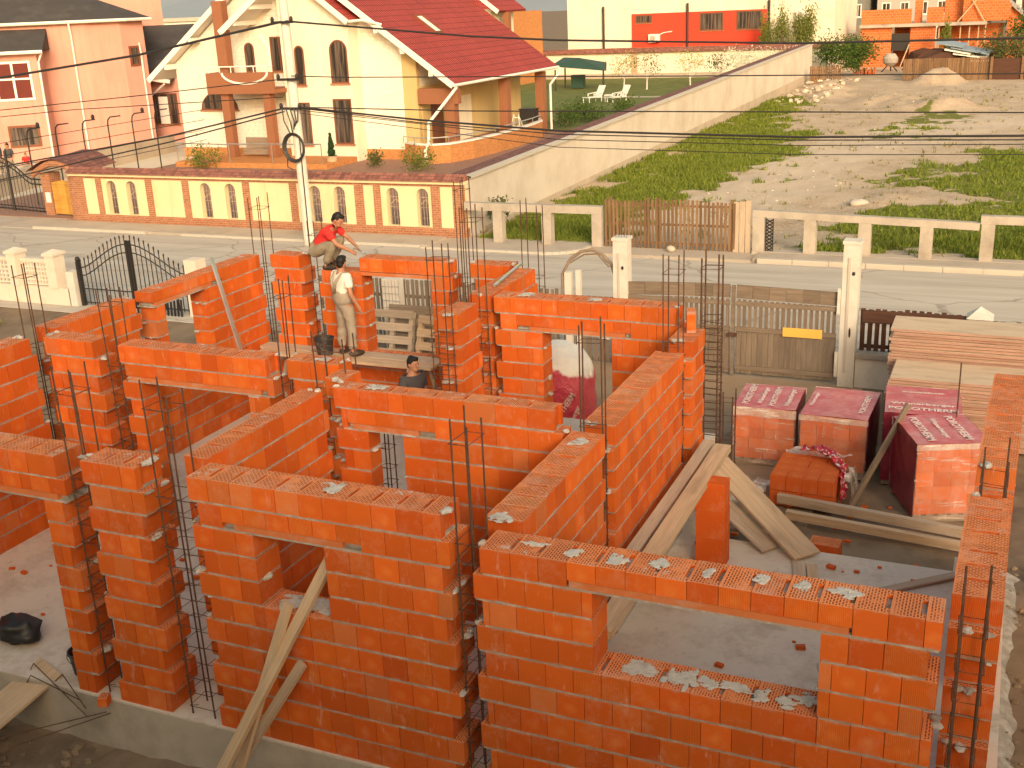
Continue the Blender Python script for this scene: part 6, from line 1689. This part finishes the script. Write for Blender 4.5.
    for s in 'LR':
        an, to = V('an'+s), V('to'+s); d = Vector((to.x-an.x,to.y-an.y,0)).normalized(); e = Vector((-d.y,d.x,0)); Rs = Matrix((e,d,Vector((0,0,1)))).transposed()
        c = an.lerp(to,.45); m = MB(); m.ell((c.x,c.y,min(an.z,to.z)-.0), (.05,.145,.058), 12, 8, .05, Rs); m.build('shoe', MT[shoe] if False else MT['shoe'], t, smooth=True)
    return t
stand = dict(pelvis=(0,0,.95),chest=(0,-.01,1.30),neck=(0,0,1.47),head=(0,.03,1.62),shL=(-.19,0,1.40),elL=(-.27,-.03,1.11),wrL=(-.22,.10,.90),shR=(.19,0,1.40),elR=(.28,-.02,1.12),wrR=(.30,.10,.88),
    hipL=(-.10,0,.90),knL=(-.13,.02,.50),anL=(-.14,-.03,.08),toL=(-.17,.13,.04),hipR=(.10,0,.90),knR=(.14,.03,.50),anR=(.16,.0,.08),toR=(.20,.15,.04))
p = person('man in pale overalls and white T-shirt standing on the scaffold boards', (-3.46,8.36,1.14), -.45, stand, 'whiteshirt', 'overall', look=(-.5,-.1))
# overall bib and straps
m = MB()
for s in (-1,1): m.tube([(s*.09,.155,1.12),(s*.11,.145,1.3),(s*.115,.08,1.445),(s*.11,-.06,1.455),(s*.06,-.165,1.32),(0,-.17,1.12)], .024, 6)
m.build('overall_straps', MT['overall'], p, smooth=True)
m = MB(); m.ell((0,.0,1.03),(.205,.178,.20),18,10,.02); m.build('overall_bib', MT['overall'], p, smooth=True)
squat = dict(pelvis=(0,-.20,.34),chest=(0,.05,.62),neck=(0,.15,.75),head=(0,.24,.86),shL=(-.18,.10,.69),elL=(-.22,.30,.50),wrL=(-.08,.50,.40),shR=(.18,.10,.69),elR=(.22,.28,.47),wrR=(.08,.46,.33),
    hipL=(-.11,-.20,.30),knL=(-.20,.20,.50),anL=(-.16,-.04,.08),toL=(-.18,.13,.04),hipR=(.11,-.20,.30),knR=(.20,.22,.48),anR=(.16,.0,.08),toR=(.18,.17,.04))
person('dark-haired man in red T-shirt squatting on the back wall', (-4.13,9.06,2.49), -PI/2+.1, squat, 'redshirt', 'khaki', look=(0,-.5))
person('man in dark grey shirt inside the house, only head and shoulders showing', (-1.35,6.83,.0), -PI/2-.3, stand, 'greyshirt', 'khaki', look=(0,0))
sit = dict(stand)
for i, (x, y, sh, l) in enumerate(((-40.8,35.5,'greyshirt','tiny distant person in grey at the far left'),(-39.6,35.0,'greyshirt','tiny distant dark-haired person in black at the left'),(-38.7,35.2,'redshirt','tiny distant person in red right of the dark-haired one'))):
    q = person(l, (x,y,-.47-(.55 if i == 2 else .1)*0), 2.2+i, stand, sh, 'khaki'); 
    if i == 2: q.scale = (.72,.72,.72)
MT['steelglint'] = MT['alu']
t = thing('trowel', 'bricklaying trowel in the hand of the squatting man', 'trowel', (-3.50,9.05,2.80))
m = MB(); m.add([(-3.44,8.98,2.80),(-3.24,9.05,2.80),(-3.44,9.12,2.80),(-3.44,8.98,2.806),(-3.24,9.05,2.806),(-3.44,9.12,2.806)],[(2,1,0),(3,4,5),(0,1,4,3),(1,2,5,4),(2,0,3,5)]); m.build('blade', MT['alu'], t)
m = MB(); m.tube([(-3.44,9.05,2.805),(-3.48,9.05,2.85),(-3.60,9.05,2.86)], .013, 6); m.build('handle', MT['plank_dark'], t)

# ------------------------------------------------------------------ the neighbour's house the picture is taken from; it shades the site
t = thing('house', 'pale house behind the viewpoint, shading the near side of the site', 'house', (4,-14,-.5))
m = MB(); m.box(-14,-20,-.5,26,-10.4,7.2); m.build('wall', MT['cream'], t)
m = MB(); slope(m,(-14.6,-10.0,7.2),(26.6,-10.0,7.2),(26.6,-15.2,9.0),(-14.6,-15.2,9.0)); slope(m,(26.6,-20.4,7.2),(-14.6,-20.4,7.2),(-14.6,-15.2,9.0),(26.6,-15.2,9.0)); m.build('roof', [MT['roofred'], MT['whitepaint']], t)

# ------------------------------------------------------------------ camera, light, view
cd = bpy.data.cameras.new('camera'); co = bpy.data.objects.new('camera', cd); COL.objects.link(co)
yaw, pitch, roll = .42250799, -.32433279, -.04446650
cy_, sy_ = math.cos(yaw), math.sin(yaw); cp, sp_ = math.cos(pitch), math.sin(pitch)
F = Vector((-sy_*cp, cy_*cp, sp_)); Rg = Vector((cy_, sy_, 0)); U = Rg.cross(F)
R2 = Rg*math.cos(roll)+U*math.sin(roll); U2 = -Rg*math.sin(roll)+U*math.cos(roll)
mw = Matrix((R2, U2, -F)).transposed().to_4x4(); mw.translation = Vector((6.816764,-7.611680,6.771285)); co.matrix_world = mw
cd.sensor_width = 36; cd.lens = 1125.4247*36/1024; cd.clip_start = .1; cd.clip_end = 5000
S.camera = co
SUN_EL, SUN_AZ = math.radians(21), math.radians(146)     # azimuth clockwise from +y
w = bpy.data.worlds.new('World'); S.world = w; w.use_nodes = True
nt_ = w.node_tree; bg = nt_.nodes['Background']
sk = nt_.nodes.new('ShaderNodeTexSky'); sk.sky_type = 'NISHITA'; sk.sun_disc = False; sk.sun_elevation = SUN_EL; sk.sun_rotation = SUN_AZ; sk.dust_density = 4; sk.air_density = 1.4; sk.ozone_density = .6
mx = nt_.nodes.new('ShaderNodeMix'); mx.data_type = 'RGBA'; mx.blend_type = 'MULTIPLY'; mx.inputs[0].default_value = 1
mx.inputs[7].default_value = (1.10,.98,.76,1)
nt_.links.new(sk.outputs[0], mx.inputs[6]); nt_.links.new(mx.outputs[2], bg.inputs['Color']); bg.inputs['Strength'].default_value = .15
sl = bpy.data.lights.new('sun', 'SUN'); so = bpy.data.objects.new('sun', sl); COL.objects.link(so)
sl.energy = 1.05; sl.angle = math.radians(16); sl.color = (1,.91,.79)
d = Vector((math.sin(SUN_AZ)*math.cos(SUN_EL), math.cos(SUN_AZ)*math.cos(SUN_EL), math.sin(SUN_EL)))
so.rotation_euler = d.to_track_quat('Z', 'Y').to_euler(); so.location = (0,0,40)
vs_ = S.view_settings; vs_.view_transform = 'Standard'; vs_.look = 'None'; vs_.gamma = 1; vs_.exposure = .82; vs_.use_curve_mapping = False
S.cycles.max_bounces = 6; S.cycles.transparent_max_bounces = 12
